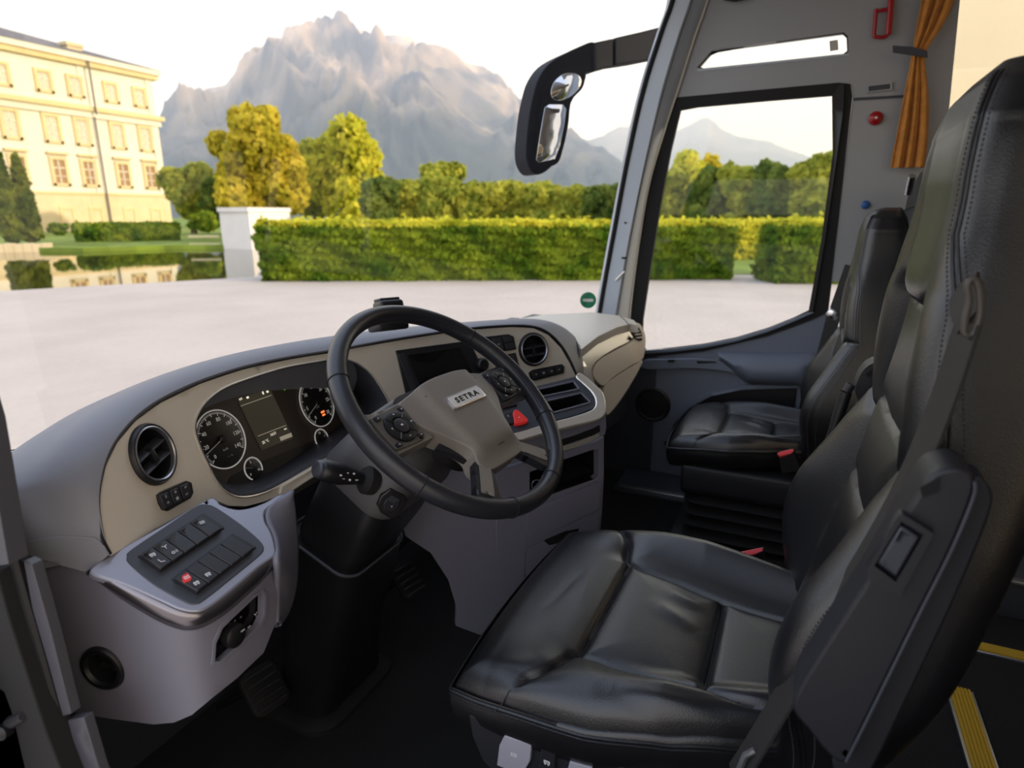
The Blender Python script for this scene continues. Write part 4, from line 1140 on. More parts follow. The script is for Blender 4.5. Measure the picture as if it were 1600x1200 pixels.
# ---- touchscreen display
DS = fasc(.004)
dsp = patch('display_frame', [(619, 548), (724, 534), (736, 537), (766, 598), (762, 606), (645, 632), (638, 628)], DS, 'button_dark', dash, (), 16, .010, 0, 0, .002)
patch('display_screen', [(638, 555), (719, 543), (746, 598), (664, 618)], fasc(.0055), 'screen_black', dsp, (), 18, .002, 0, 0, 0)
patch('display_keys', [(622, 553), (632, 552), (657, 622), (648, 626)], fasc(.0055), 'button_face', dsp, (), 18, .003, 0, 0, .0008)
# radio / button clusters right of the display
bk = patch('button_block', [(752, 527), (795, 522), (803, 526), (807, 546), (760, 553)], fasc(.004), 'button_dark', dash, (), 16, .008, 0, 0, .0015)
for q in ([(786, 526), (799, 524), (801, 533), (788, 535)], [(789, 537), (802, 535), (804, 544), (791, 546)], [(770, 529), (783, 527), (788, 547), (775, 549)]):
    patch('push_button', q, fasc(.008), 'button_face', bk, (), 20, .004, 0, 0, .0008)
icon_px('icon', 'arrow', 793, 529, fasc(.0088), .004, 'icon_red', bk); icon_px('icon', 'lamp', 779, 538, fasc(.0088), .006, 'icon_white', bk)
bk2 = patch('button_block', [(776, 557), (806, 551), (812, 575), (786, 580)], fasc(.004), 'button_dark', dash, (), 16, .008, 0, 0, .0015)
for q in ([(790, 557), (805, 554), (807, 562), (792, 565)], [(793, 567), (808, 564), (810, 573), (795, 576)]):
    patch('push_button', q, fasc(.008), 'button_face', bk2, (), 20, .004, 0, 0, .0008)
p, n = frame_on(fasc(.004), 751, 570)
link('rotary_knob', lathe_mesh([(.017, 0), (.016, .014), (.012, .018), (.0005, .018)], p, n, 24), 'black_plastic', dash)
bs = patch('switch_strip', [(827, 582), (833, 578), (878, 569), (882, 573), (881, 583), (836, 595), (829, 592)], fasc(.004), 'black_plastic', dash, (), 16, .008, 0, 0, .0012)
cn = [(830, 581), (879, 571), (880, 581), (833, 592)]
for i in range(4):
    q = quad_at(cn, i, 4, .05); patch('push_button', qshrink(q, .95), fasc(.008), 'button_dark', bs, (), 20, .004, 0, 0, .0008)
    c = sum(q) / 4; icon_px('icon', ['arrow', 'bus', 'lamp', 'fan'][i], c[0], c[1], fasc(.0086), .006, 'icon_white', bs, .0003)

# ---- instrument cluster
ic = thing('instrument_cluster', 'dark instrument cluster with two large dials and a display', 'instrument panel', tuple(CL_P))
def cl_patch(name, px, material, parent, lift, thick=.002, step=30, bev=0):
    return patch(name, px, plane_fn(CL_P + CL_N * lift, CL_N), material, parent, (), step, thick, 0, 0, bev)
cl_patch('panel', [(285, 650), (300, 615), (350, 585), (430, 560), (530, 545), (610, 560), (640, 640), (600, 690), (440, 785), (380, 800), (330, 780), (300, 730)], 'cluster_brown', ic, .0015, .004)
cl_patch('lower_panel', [(392, 775), (560, 690), (620, 655), (612, 640), (545, 662), (470, 697), (405, 722), (360, 745), (350, 770)], 'cluster_face', ic, .003)
def dial(name, px, py, r, a0, a1, nums, ticks, needle_px, num_r=.70, num_s=.010, num_mat='dial_print', ring='dial_print', ring_span=(0, 360)):
    p = FCL(px, py); u, v, n = axes_of(CL_N)
    d = link(name, lathe_mesh([(r, .002), (r, .004), (r * .97, .0045), (.0005, .0045)], p, n, 56), 'cluster_face', ic)
    K = 60; span = math.radians(ring_span[1] - ring_span[0]); s0 = math.radians(ring_span[0])
    full = ring_span[1] - ring_span[0] >= 360
    path = [p + u * (math.cos(s0 + span * k / K) * r) + v * (math.sin(s0 + span * k / K) * r) + n * .005 for k in range(K if full else K + 1)]
    link('bezel_ring', tube_mesh(path, .0014, 8, full), ring, d)
    ms = []
    N = ticks
    for k in range(N + 1):
        a = math.radians(a0 + (a1 - a0) * k / N); big = k % 5 == 0
        dr = u * math.cos(a) + v * math.sin(a); w = n.cross(dr)
        ms.append(box_mesh(p + dr * (r * (.90 if not big else .87)) + n * .0048, (r * (.07 if not big else .13), r * (.012 if not big else .022), .0005), 0, 1, axes_rot(dr, w, n)))
    link('tick_marks', join_meshes(ms), num_mat, d, None, False)
    ms = []
    for k, s in enumerate(nums):
        if not s: continue
        a = math.radians(a0 + (a1 - a0) * k / (len(nums) - 1))
        ms.append(text_mesh(s, num_s, p + u * (math.cos(a) * r * num_r) + v * (math.sin(a) * r * num_r) + n * .0049, u, v, n, .0001))
    if ms: link('numerals', join_meshes(ms), num_mat, d, None, False)
    tip = plane_fn(CL_P + CL_N * .008, CL_N)(*needle_px)
    hub_ = p + n * .008; dr = (tip - hub_).normalized(); L = (tip - hub_).length
    link('needle', box_mesh(hub_ + dr * (L * .44), (L * 1.12, r * .028, .0012), .0003, 1, axes_rot(dr, n.cross(dr), n)), 'icon_white', d)
    link('needle_hub', lathe_mesh([(r * .13, .004), (r * .13, .010), (r * .10, .0115), (.0005, .0115)], p, n, 24), 'black_plastic', d)
    return d, p, u, v, n
d, p, u, v, n = dial('speedometer', 343, 687, .0545, 222, -38, ['0', '20', '40', '60', '80', '100', '120', '140'], 70, (318, 715), .68, .0105)
link('odometer_text', join_meshes([text_mesh('km/h', .006, p - v * .020 + n * .0049, u, v, n, .0001), text_mesh('- -  o', .006, p - v * .034 + u * .004 + n * .0049, u, v, n, .0001)]), 'icon_white', d, None, False)
d, p, u, v, n = dial('tachometer', 493, 630, .0545, 232, -52, ['0', '5', '10', '15', '20', '25', '30'], 60, (479, 655), .68, .0115)
link('warning_lamp', join_meshes([box_mesh(p - v * .024 + u * .006 + n * .005, (.012, .0045, .0006), 0, 1, axes_rot(u, v, n)), box_mesh(p - v * .031 + u * .006 + n * .005, (.010, .004, .0006), 0, 1, axes_rot(u, v, n))]), 'icon_amber', d, 'amber warning lamp')
link('dial_text', text_mesh('x100', .006, p - v * .010 - u * .004 + n * .0049, u, v, n, .0001), 'icon_white', d, None, False)
dial('pressure_gauge', 393, 733, .0215, 215, -30, ['0', '', '5', '', '10'], 20, (381, 731), .62, .0065, ring_span=(-30, 235))
dial('fuel_gauge', 500, 686, .0215, 215, -30, ['0', '', '1/2', '', '1'], 20, (509, 677), .62, .0065, ring_span=(-30, 235))
ds = cl_patch('trip_display', [(372, 624), (422, 606), (458, 685), (410, 703)], 'screen_lcd', ic, .004, .003)
cl_patch('display_rule', [(376, 634), (424, 617), (424.4, 617.9), (376.4, 634.9)], 'screen_text', ds, .0046, .0004)
cl_patch('display_rule', [(403, 681), (447, 664), (447.4, 664.9), (403.4, 681.9)], 'screen_text', ds, .0046, .0004)
cu_, cv_, cn_ = axes_of(CL_N)
FI = plane_fn(CL_P + CL_N * .0046, CL_N)
for px, py, k in ((375, 624, 'lamp'), (387, 621, 'box'), (411, 614, 'door'), (418, 612, 'box')):
    link('display_icon', icon_mesh(k, FI(px, py), cu_, cv_, cn_, .007, .14), 'icon_lit', ds, None, False)
link('display_text', join_meshes([text_mesh('16:21', .008, FI(427, 678), cu_, cv_, cn_, .0001), text_mesh('25 \u00b0C', .008, FI(415, 690), cu_, cv_, cn_, .0001), text_mesh('km', .006, FI(446, 670), cu_, cv_, cn_, .0001)]), 'icon_lit', ds, None, False)
cl_patch('display_field', [(437, 683), (455, 676), (457, 682), (439, 689)], 'screen_text', ds, .0046, .0004)
link('telltale', icon_mesh('arrow', FI(445, 609), -cu_, cv_, cn_, .006, .15), 'icon_green', ic, 'faint green indicator lamp', False)
# ================================================================== SIDE CONSOLE (left of the driver)
SN = Vector((-.06, -.46, .89)).normalized()
SP = Vector((.53, .75, .69))
def FS(off=0.0): return plane_fn(SP + SN * off, SN)
sc_ = thing('side_console', 'silver grey side console with two rows of rocker switches', 'console', (.5, .7, .4))
CON_PLAN = [(.355, .93), (.392, .86), (.415, .797), (.424, .752), (.434, .703), (.445, .677), (.455, .665), (.469, .658), (.50, .653), (.557, .656), (.601, .663), (.66, .68)]
def FK(off=0.0): return cyl_fn(CON_PLAN, (0, .06, 1), .62, off)
top_px = [(140, 893), (172, 866), (250, 822), (328, 778), (345, 788), (368, 795), (390, 793), (415, 784), (434, 773), (452, 771), (446, 780), (425, 790), (414, 800), (415, 815), (424, 830), (430, 850), (430, 868), (405, 886), (355, 928), (325, 950), (308, 956), (282, 953), (250, 939), (190, 912)]
patch('top_plate', top_px, FS(0), 'console_silver', sc_, (), 12, .012, 110, 0, .004)
band_up = [(140, 893), (190, 913), (250, 940), (282, 954), (308, 957), (325, 951), (355, 929), (405, 887), (430, 869)]
band_lo = [(137, 895), (180, 930), (240, 967), (275, 982), (296, 985), (318, 980), (352, 960), (400, 918), (430, 886)]
nb = 60
ru = [FS(-.001)(*p) for p in resample(catmull(band_up, 120), nb)]
rl = []
for p in resample(catmull(band_lo, 120), nb): rl.append(FS(-.030)(*p))
secs = []
for a, b in zip(ru, rl):
    o_ = Vector((a.x - .56, a.y - .78, 0)).normalized()
    secs.append([a - o_ * .006, a + o_ * .000, a.lerp(b, .25) + o_ * .004, a.lerp(b, .6) + o_ * .004, b, b - o_ * .01])
link('edge_band', loft_mesh(secs, False, False), 'band_metal', sc_, 'brushed metal edge band', True, 80)
body_px = [(42, 866), (100, 882), (135, 893)] + [tuple(p) for p in resample(catmull(band_lo, 60), 22)][1:] + [(432, 930), (430, 975), (412, 1020), (370, 1060), (330, 1092), (300, 1117), (272, 1129), (240, 1132), (180, 1124), (118, 1114), (90, 1040), (63, 950)]
FKv = FK(0)
def FB(px, py):
    return FKv(px, py)
clim = [(336, 1034), (338, 1005), (348, 982), (365, 965), (398, 934), (410, 925), (414, 930), (413, 962), (405, 978), (380, 1000), (345, 1033)]
patch('body', body_px, FB, 'console_grey', sc_, [clim, circle_px(FKv, 162, 1043, .027)], 14, .02, 0, 0, .005)
T_px = [(452, 771), (436, 781), (420, 792), (414, 803), (417, 818), (425, 833), (430, 852), (431, 880), (431, 930), (431, 978)]
R_px = [(453, 771), (456, 782), (459, 800), (461, 820), (463, 845), (463, 870), (462, 905), (457, 935), (448, 958), (432, 979)]
wfn = plane_fn(FS(0)(452, 771), (-.45, -.88, .05))
Tp = [FS(-.004)(*p) for p in T_px[:8]] + [FK(-.004)(*p) for p in T_px[8:]]
Rp = [wfn(*p) for p in R_px]
Tp = [Vector(p) for p in catmull([tuple(p) for p in Tp], 54)]; Rp = [Vector(p) for p in catmull([tuple(p) for p in Rp], 54)]
Rp[-1] = Tp[-1] + Vector((.004, 0, 0)); Rp[0] = Tp[0] + Vector((.001, 0, 0))
wsec = []
for a_q, b_q in zip(Tp, Rp):
    wsec.append([a_q.lerp(b_q, f) + Vector((0, -.006, .004)) * math.sin(math.pi * f) for f in [k / 10 for k in range(11)]])
wo = link('side_wing', loft_mesh(wsec, False, False), 'console_grey', sc_, None, True, 80)
wmod = wo.modifiers.new('thick', 'SOLIDIFY'); wmod.thickness = .008; wmod.offset = 0
# climate control panel
cm = patch('climate_panel', clim, FK(-.012), 'black_gloss', sc_, (), 14, .006, 0, 0, .0008)
patch('climate_bezel', [(331, 1040), (334, 1003), (345, 979), (363, 961), (396, 930), (411, 920), (418, 928), (417, 964), (408, 982), (383, 1004), (347, 1038)], FK(.002), 'console_grey', sc_, [clim], 14, .012, 0, 0, .002)
p, n = frame_on(FK(-.010), 360, 991)
kn = link('rotary_knob', lathe_mesh([(.017, 0), (.016, .012), (.012, .015), (.0005, .015)], p, n, 28), 'black_plastic', cm)
u, v, n = axes_of(n)
link('knob_mark', box_mesh(p + u * .008 + v * .004 + n * .0155, (.006, .0015, .0006), 0, 1, axes_rot(u, v, n)), 'icon_white', cm)
for px, py, k, s in ((366, 970, 'arrow', .004), (376, 964, 'wave', .004), (389, 980, 'bus', .006), (399, 960, 'fan', .008), (404, 952, 'lamp', .006), (405, 938, 'box', .005), (373, 1003, 'box', .003)):
    icon_px('icon', k, px, py, FK(-.0105), s, 'icon_white', cm, .0006)
# round vent on the side
p, n = frame_on(FK(0), 162, 1043)
rv_ = link('footwell_vent', lathe_mesh([(.0225, -.022), (.0215, .002), (.025, .006), (.030, .006), (.0325, .002), (.033, -.003), (.027, -.022)], p, n, 44, (0, 0, 1), True), 'black_plastic', sc_)
link('vent_core', lathe_mesh([(.0225, -.022), (.0225, -.019), (.0005, -.019)], p, n, 32), 'black_matte', rv_)
u, v, n = axes_of(n)
for h in (-.008, .004):
    link('vent_slat', box_mesh(p + v * h - n * .014, (.036, .002, .008), .0006, 1, axes_rot(u, (v * .8 + n * .6).normalized(), (n * .8 - v * .6).normalized())), 'black_plastic', rv_)
# switch plate with two rows of rockers
plate = patch('switch_plate', [(198, 869), (203, 860), (250, 828), (305, 792), (322, 788), (338, 793), (380, 822), (408, 847), (412, 858), (405, 868), (360, 905), (318, 938), (305, 943), (290, 940), (240, 912), (202, 880)], FS(.0015), 'panel_dark', sc_, (), 14, .004, 100, 0, .001)
def rocker_row(quad, n, spec):
    fr = quad
    patch('switch_frame', qshrink(fr, 1.06), FS(.0035), 'black_plastic', sc_, (), 20, .004, 0, 0, .0012)
    for i in range(n):
        q = quad_at(fr, i, n, .025)
        w = FS(.010)
        sw_ = patch('rocker_switch', q, w, 'button_dark' if spec[i] != 'dark' else 'black_gloss', sc_, (), 10, .010, 0, 0, .0014)
        a = (q[0] + q[1]) / 2; b = (q[2] + q[3]) / 2
        c1_, c2_ = a + (b - a) * .30, a + (b - a) * .72
        if isinstance(spec[i], tuple):
            for c, k in ((c1_, spec[i][0]), (c2_, spec[i][1])):
                if k is None: continue
                red = k.endswith('!'); k = k.rstrip('!')
                if red:
                    patch('red_lens', qshrink([q[0], q[1], q[0] * .4 + q[3] * .6 * 0 + q[2] * .0 + q[1] * .0 + q[3] * .6, 0 * q[0] + q[1] * 0 + q[0] * 0 + q[3]], 1.0) if False else [c + np.array(d_) for d_ in ((-7, -3), (1, -8), (8, 0), (5, 5), (-4, 8), (-7, 4))], FS(.0106), 'icon_red', sw_, (), 20, .001, 0, 0, .0003, 'red lens')
                icon_px('icon', k, c[0], c[1], FS(.0108), .0075, 'icon_white', sw_, .0008)
    return
rocker_row([(219, 867), (316, 804), (347, 825), (251, 889)], 5, [('bus', 'seat'), ('fan', 'lamp'), None, None, ('box', None)])
rocker_row([(272, 903), (362, 836), (397, 856), (308, 924)], 5, [('box!', 'bus'), ('dark', 'door') if False else (None, 'bus'), None, None, None])

# ================================================================== PASSENGER SIDE OF THE DASHBOARD
PD_PLAN = [(1.50, .56), (1.62, .595), (1.75, .612), (1.95, .618), (2.15, .608), (2.32, .590), (2.44, .565), (2.52, .535), (2.60, .48)]
def FP(off=0.0): return cyl_fn(PD_PLAN, (0, .22, 1), .70, off)
pd_ = thing('beige_dashboard', 'beige dashboard section with a silver trim stripe before the passenger seat', 'dashboard', (2.1, .7, .5))
TP = plane_fn((2.0, .65, .735), (0.0, -.12, 1))
patch('top_cover', [(785, 502), (800, 500), (853, 491), (925, 488), (967, 493), (990, 500), (998, 508), (985, 506), (965, 511), (935, 525), (908, 546), (906, 540), (900, 531), (885, 517), (860, 510), (830, 507), (800, 506)], TP, 'fascia_plastic', pd_, (), 10, .03, 0, 0, .006)
patch('trim_stripe', [(903, 552), (910, 545), (935, 526), (965, 512), (985, 507), (989, 512), (990, 524), (985, 533), (960, 546), (938, 560), (927, 572), (925, 584), (930, 600), (916, 590), (908, 575)], FP(.004), 'trim_silver', pd_, (), 10, .012, 90, 0, .003)
patch('upper_face', [(985, 506), (998, 505), (1005, 514), (1009, 530), (1007, 552), (1003, 562), (985, 572), (960, 588), (944, 602), (934, 597), (927, 585), (929, 572), (940, 560), (962, 547), (986, 534), (991, 524), (990, 512)], FP(0), 'fascia_plastic', pd_, (), 10, .02, 100, 0, .003)
patch('lower_face', [(1004, 563), (985, 574), (960, 590), (944, 604), (946, 625), (948, 648), (962, 636), (985, 602), (1000, 575)], FP(-.008), 'fascia_plastic', pd_, (), 10, .02, 80, 0, .003)
pv_ = patch('corner_vent', [(984, 512), (989, 507), (996, 509), (1002, 518), (1004, 531), (999, 532), (991, 527), (986, 520)], FP(.006), 'black_matte', pd_, (), 12, .008, 40, 0, .001)
for k in range(4):
    y = 512 + k * 5; x = 988 + k * 2.2
    patch('vent_rib', [(x, y), (x + 9, y - 1), (x + 9.5, y + .8), (x + .5, y + 1.8)], FP(.010), 'fascia_plastic', pd_, (), 20, .006, 0, 0, .0006)
link('cover_seam', tube_mesh([TP(*p) + Vector((0, 0, .001)) for p in catmull([(834, 508), (862, 511), (886, 518), (900, 532), (906, 546)], 24)], .0016, 6), 'button_dark', pd_)
link('cover_seam', tube_mesh([TP(*p) + Vector((0, 0, .001)) for p in catmull([(969, 494), (976, 500), (982, 507)], 12)], .0014, 6), 'button_dark', pd_)
# body behind so that the section has depth
link('carcass', loft_mesh([[Vector((x, y + .03, .30)), Vector((x, y + .02, .55)), Vector((x, y + .035, .685)), Vector((x, 1.05, .70)), Vector((x, 1.10, .30))] for x, y in ((1.56, .60), (1.8, .62), (2.1, .615), (2.35, .60), (2.50, .58))], True, True), 'panel_dark', pd_)

# ================================================================== CENTRE CONSOLE (right of the wheel)
CC_PLAN = [(1.02, .80), (1.12, .70), (1.22, .595), (1.32, .50), (1.40, .43), (1.45, .388), (1.50, .346), (1.56, .30)]
def FQ(off=0.0): return cyl_fn(CC_PLAN, (0, 0, 1), .5, off)
cc = thing('centre_console', 'grey centre console with open trays, hazard button and storage drawers', 'console', (1.35, .6, 0))
# tray deck: tilted plate
TN = Vector((-.30, -.42, .86)).normalized()
TD = Vector(FQ(0)(900, 640))
def FT(off=0.0): return plane_fn(TD + TN * off, TN)
tray1 = [(838, 609), (896, 596), (905, 608), (846, 620)]
tray2 = [(853, 627), (908, 614), (923, 629), (864, 645)]
deck = [(800, 618), (836, 604), (870, 596), (900, 588), (912, 597), (926, 612), (932, 626), (926, 638), (900, 648), (866, 657), (826, 668), (780, 682), (770, 660)]
patch('tray_deck', deck, FT(0), 'panel_dark', cc, [tray1, tray2], 12, .006, 0, 0, .001)
for tr in (tray1, tray2):
    r0 = [FT(0)(*p) for p in tr]; r1 = [p - TN * .05 for p in r0]
    link('tray', loft_mesh([r0, r1], True, False), 'button_dark', cc, None, False)
    link('tray_floor', mesh(r1, [(0, 1, 2, 3)]), 'black_matte', cc, None, False)
    link('tray_rim', tube_mesh([FT(.001)(*p) for p in resample(tr, 40, True)], .0022, 6, True), 'console_grey', cc)
# silver surround: sweeps down from the stripe, round the deck and along its lower edge
patch('surround', [(900, 588), (906, 582), (916, 588), (932, 602), (943, 614), (947, 632), (946, 646), (935, 655), (900, 664), (860, 674), (820, 686), (780, 697), (778, 684), (826, 670), (866, 658), (900, 649), (926, 639), (931, 626), (925, 612), (911, 598)], FT(.003), 'trim_silver', cc, (), 8, .012, 140, 0, .004)
def cpatch(name, px, material, off, thick=.012, bev=.002, parent=cc, step=14, holes=(), sm=0, label=None): return patch(name, px, FQ(off), material, parent, holes, step, thick, sm, 0, bev, label)
cpatch('upper_band', [(770, 700), (820, 687), (860, 676), (900, 666), (935, 657), (947, 646), (948, 668), (946, 679), (930, 688), (880, 703), (830, 717), (770, 733)], 'console_grey', .004)
cpatch('slot', [(868, 690), (900, 680), (928, 669), (937, 664), (938, 674), (928, 680), (890, 693), (868, 700)], 'black_matte', .006, .004, .001)
cpatch('band_lip', [(868, 702), (900, 692), (935, 678), (938, 681), (935, 685), (900, 699), (868, 708)], 'trim_silver', .008, .006, .001)
bin_px = [(828, 738), (880, 719), (927, 703), (934, 703), (934, 744), (928, 749), (882, 765), (828, 785)]
cpatch('cabinet_face', [(775, 738), (830, 720), (880, 706), (930, 691), (944, 682), (944, 740), (941, 800), (936, 860), (820, 905), (815, 990), (775, 1000)], 'console_grey', 0, .02, .003, holes=[bin_px])
r0 = [FQ(0)(*p) for p in bin_px]; inw = Vector((.55, .62, 0)).normalized(); r1 = [p + inw * .16 for p in r0]
link('bin', loft_mesh([r0, r1], True, False), 'black_plastic', cc, None, False)
link('bin_wall', mesh(r1, [tuple(range(len(r1)))]), 'black_matte', cc, None, False)
link('bin_shelf', mesh([r0[5].lerp(r0[6], .0) + Vector((0, 0, .022)), r0[6] + Vector((0, 0, .022)), r1[6] + Vector((0, 0, .022)), r1[5] + Vector((0, 0, .022))], [(0, 1, 2, 3)]), 'button_dark', cc, None, False)
cpatch('drawer', [(822, 800), (880, 776), (938, 752), (937, 796), (880, 822), (824, 848)], 'console_grey', .006, .012, .002)
cpatch('drawer', [(824, 858), (880, 832), (937, 806), (934, 845), (880, 872), (824, 900)], 'console_grey', .006, .012, .002)
cpatch('drawer_slot', [(850, 845), (885, 830), (905, 826), (903, 832), (885, 846), (858, 852)], 'black_matte', .0075, .003, .0005)
p = FQ(.004)(838, 757)
link('socket', tube_mesh([p + Vector((math.cos(a) * .012 * .7, -math.cos(a) * .012 * .7, math.sin(a) * .012)) for a in [2*math.pi*k/24 for k in range(24)]], .0016, 6, True), 'satin_metal', cc)
# left lower panel of the console reaching down to the floor
patch('knee_panel', [(634, 838), (622, 800), (650, 740), (770, 715), (822, 790), (822, 850), (819, 905), (790, 990), (750, 992), (712, 978), (713, 948), (701, 907), (673, 864)], cyl_fn([(.98, .82), (1.10, .735), (1.22, .60), (1.30, .52)], (.0, .03, 1), .5, 0), 'console_grey', cc, (), 16, .015, 0, 0, .004)
# switch panel with the hazard button
swp = patch('switch_panel', [(772, 628), (790, 618), (818, 612), (830, 630), (845, 668), (838, 676), (800, 688), (780, 690)], FT(.002), 'panel_dark', cc, (), 14, .006, 0, 0, .001)
hz = [(804, 655), (802, 644), (808, 640), (823, 653), (824, 658), (806, 662)]
patch('hazard_button', resample(catmull(hz, 40, True), 30, True), FT(.010), 'icon_red', swp, (), 14, .009, 0, 0, .002, 'red triangular hazard button')
link('hazard_mark', icon_mesh('arrow', FT(.0105)(811, 652), *axes_of(TN), .005, .08), 'icon_white', swp, None, False)
patch('push_button', [(784, 628), (806, 623), (808, 632), (786, 638)], FT(.006), 'button_dark', swp, (), 14, .005, 0, 0, .001)
patch('push_button', [(788, 645), (800, 642), (804, 660), (792, 664)], FT(.006), 'button_dark', swp, (), 14, .005, 0, 0, .001)
icon_px('icon', 'bus', 796, 626, FT(.0065), .006, 'icon_white', swp); icon_px('icon', 'door', 794, 650, FT(.0065), .005, 'icon_white', swp)

# ================================================================== STEERING COLUMN
sc2 = thing('steering_column', 'dark steering column shroud rising from the floor to the wheel', 'steering column', (.93, .90, 0))
def ring_at(c, ax_u, ax_v, w, h, r, k=5): return [Vector(c) + ax_u * p[0] + ax_v * p[1] for p in rrect(w, h, r, k)]
WC = Vector((.905, .526, .8035)); WA = math.radians(40.4); WY = .11
WN = Vector((-math.sin(WY) * math.sin(WA), -math.cos(WY) * math.sin(WA), math.cos(WA)))
WU = Vector((math.cos(WY), -math.sin(WY), 0)); WV = WN.cross(WU)
ex, ey = Vector((1, 0, 0)), Vector((0, 1, 0))
def col_sec(cx, cy, z, w, h, tilt, r=.03):
    a = ey * math.cos(tilt) + Vector((0, 0, 1)) * math.sin(tilt)
    return ring_at((cx, cy, z), ex, a, w, h, r)
# floor boot, lower tower, upper shroud
link('floor_flange', loft_mesh([col_sec(.985, .945, .0, .29, .215, 0, .06), col_sec(.985, .945, .012, .29, .215, 0, .06), col_sec(.985, .945, .024, .255, .18, 0, .05)], True, True), 'rubber', sc2)
lo = [col_sec(.985, .945, .02, .235, .165, 0, .045), col_sec(.965, .91, .12, .20, .155, .05, .04), col_sec(.94, .865, .25, .185, .155, .12, .04), col_sec(.915, .82, .36, .180, .16, .22, .035), col_sec(.895, .785, .45, .185, .165, .34, .035), col_sec(.882, .766, .505, .190, .168, .40, .035)]
link('tower', loft_mesh(lo, True, True), 'black_plastic', sc2, None, True, 60)
rimp = col_sec(.882, .766, .507, .192, .170, .40, .036)
link('tower_rim', tube_mesh(rimp, .0032, 6, True), 'panel_dark', sc2)
up_ = [col_sec(.885, .775, .46, .155, .14, .35, .03), col_sec(.885, .758, .515, .168, .148, .42, .03), col_sec(.886, .71, .585, .20, .15, .5, .035), col_sec(.887, .66, .665, .225, .15, .6, .04), col_sec(.900, .615, .725, .195, .135, .68, .04), col_sec(.914, .58, .765, .145, .115, .7, .04)]
link('shroud', loft_mesh(up_, True, True), 'black_plastic', sc2, None, True, 60)
cg = [col_sec(.887, .664, .658, .236, .162, .6, .045), col_sec(.888, .655, .670, .240, .166, .6, .045), col_sec(.900, .613, .727, .208, .150, .68, .045), col_sec(.914, .58, .768, .155, .125, .7, .045)]
collar = link('collar', loft_mesh(cg, True, True), 'collar_grey', sc2, None, True, 60)
bpy.context.view_layer.update()
# stalk with printed symbols
ok_, loc_, nrm_, _i = collar.ray_cast(EYE, ray(574, 750).normalized())
a_ = loc_ + Vector((0, 0, 0)) if ok_ else at_depth(568, 748, 1.04)
b_ = at_depth(499, 733, .99)
ax = (b_ - a_).normalized()
u, v, n = axes_of(ax)
path = [a_.lerp(b_, f) for f in (0, .12, .3, .6, .85, .97, 1.0)]
stalk = link('stalk', tube_mesh(path, [.012, .012, .016, .0225, .0225, .0210, .018], 20, False, .80, (0, 0, 1)), 'black_plastic', sc2)
link('stalk_boot', lathe_mesh([(.024, -.012), (.024, .004), (.018, .010), (.012, .012)], a_, ax, 28), 'black_matte', sc2)
link('stalk_end_button', tube_mesh([b_ - ax * .001, b_ + ax * .004, b_ + ax * .0065], [.0185, .0175, .014], 20, False, .80, (0, 0, 1)), 'button_face', stalk)
side_n = (EYE - a_.lerp(b_, .5)); side_n = (side_n - ax * side_n.dot(ax)).normalized()
sv = side_n.cross(ax)
for i, (f, h, k) in enumerate([(.38, .004, 'lamp'), (.5, .006, 'bus'), (.62, .006, 'wave'), (.45, -.005, 'box'), (.58, -.004, 'arrow'), (.7, .002, 'box')]):
    c = a_.lerp(b_, f)
    link('icon', icon_mesh(k, c + side_n * (.0222 if abs(h) < .005 else .0215) + sv * h, -ax, (sv if sv.z > 0 else -sv), side_n, .0045, .09), 'icon_white', stalk, None, False)
# rocker below the stalk
bpy.context.view_layer.update()
ok_, loc_, nrm_, _i = collar.ray_cast(EYE, ray(613, 790).normalized())
RKP = loc_ + nrm_ * .002 if ok_ else at_depth(613, 787, .965)
RKN = nrm_ if ok_ else Vector((-.55, -.62, .30)).normalized()
fcol = plane_fn(RKP, RKN)
rk = patch('rocker_surround', [(589, 790), (596, 775), (611, 764), (632, 774), (636, 783), (630, 797), (612, 811), (595, 802)], fcol, 'black_plastic', sc2, (), 12, .010, 0, 0, .002)
def fcol2(o): return plane_fn(RKP + RKN * o, RKN)
patch('rocker_well', [(594, 788), (600, 777), (612, 769), (629, 777), (631, 784), (626, 795), (612, 806), (598, 799)], fcol2(.001), 'black_matte', rk, (), 12, .002, 0, 0, .0005)
patch('rocker', [(599, 789), (604, 780), (613, 774), (626, 780), (624, 792), (611, 802), (601, 797)], fcol2(.004), 'button_dark', rk, (), 12, .006, 0, 0, .0015)
patch('rocker_bar', [(603, 781), (612, 774), (624, 780), (616, 787)], fcol2(.0046), 'button_face', rk, (), 12, .001, 0, 0, 0)
icon_px('icon', 'fan', 612, 791, fcol2(.0046), .005, 'icon_white', rk)
# pedals
def pedal(name, label, pts, z, m='rubber'):
    t = thing(name, label, 'pedal', tuple(atZ(*pts[0], z)))
    nn = Vector((-.15, -.75, .65)).normalized()
    c = atZ(pts[0][0], pts[0][1], z)
    u, v, n = axes_of(nn)
    link('pad', prism_mesh(rrect(.085, .10, .02, 4), c, u, v, n, -.012, 0, .004), m, t)
    for k in range(5):
        link('tread', box_mesh(c + v * (-.036 + k * .018) + n * .001, (.066, .006, .005), .001, 1, axes_rot(u, v, n)), 'button_dark', t)
    link('arm', tube_mesh([c - n * .01, c - n * .05 + Vector((0, .03, -.01)), c + Vector((.0, .16, -z + .02 - c.z + z))], .008, 8), 'black_plastic', t)
    return t
pedal('brake_pedal', 'ribbed rubber pedal below the side console', [(415, 1075)], .13)
pedal('accelerator_pedal', 'dark pedal to the right of the steering column', [(640, 905)], .16)
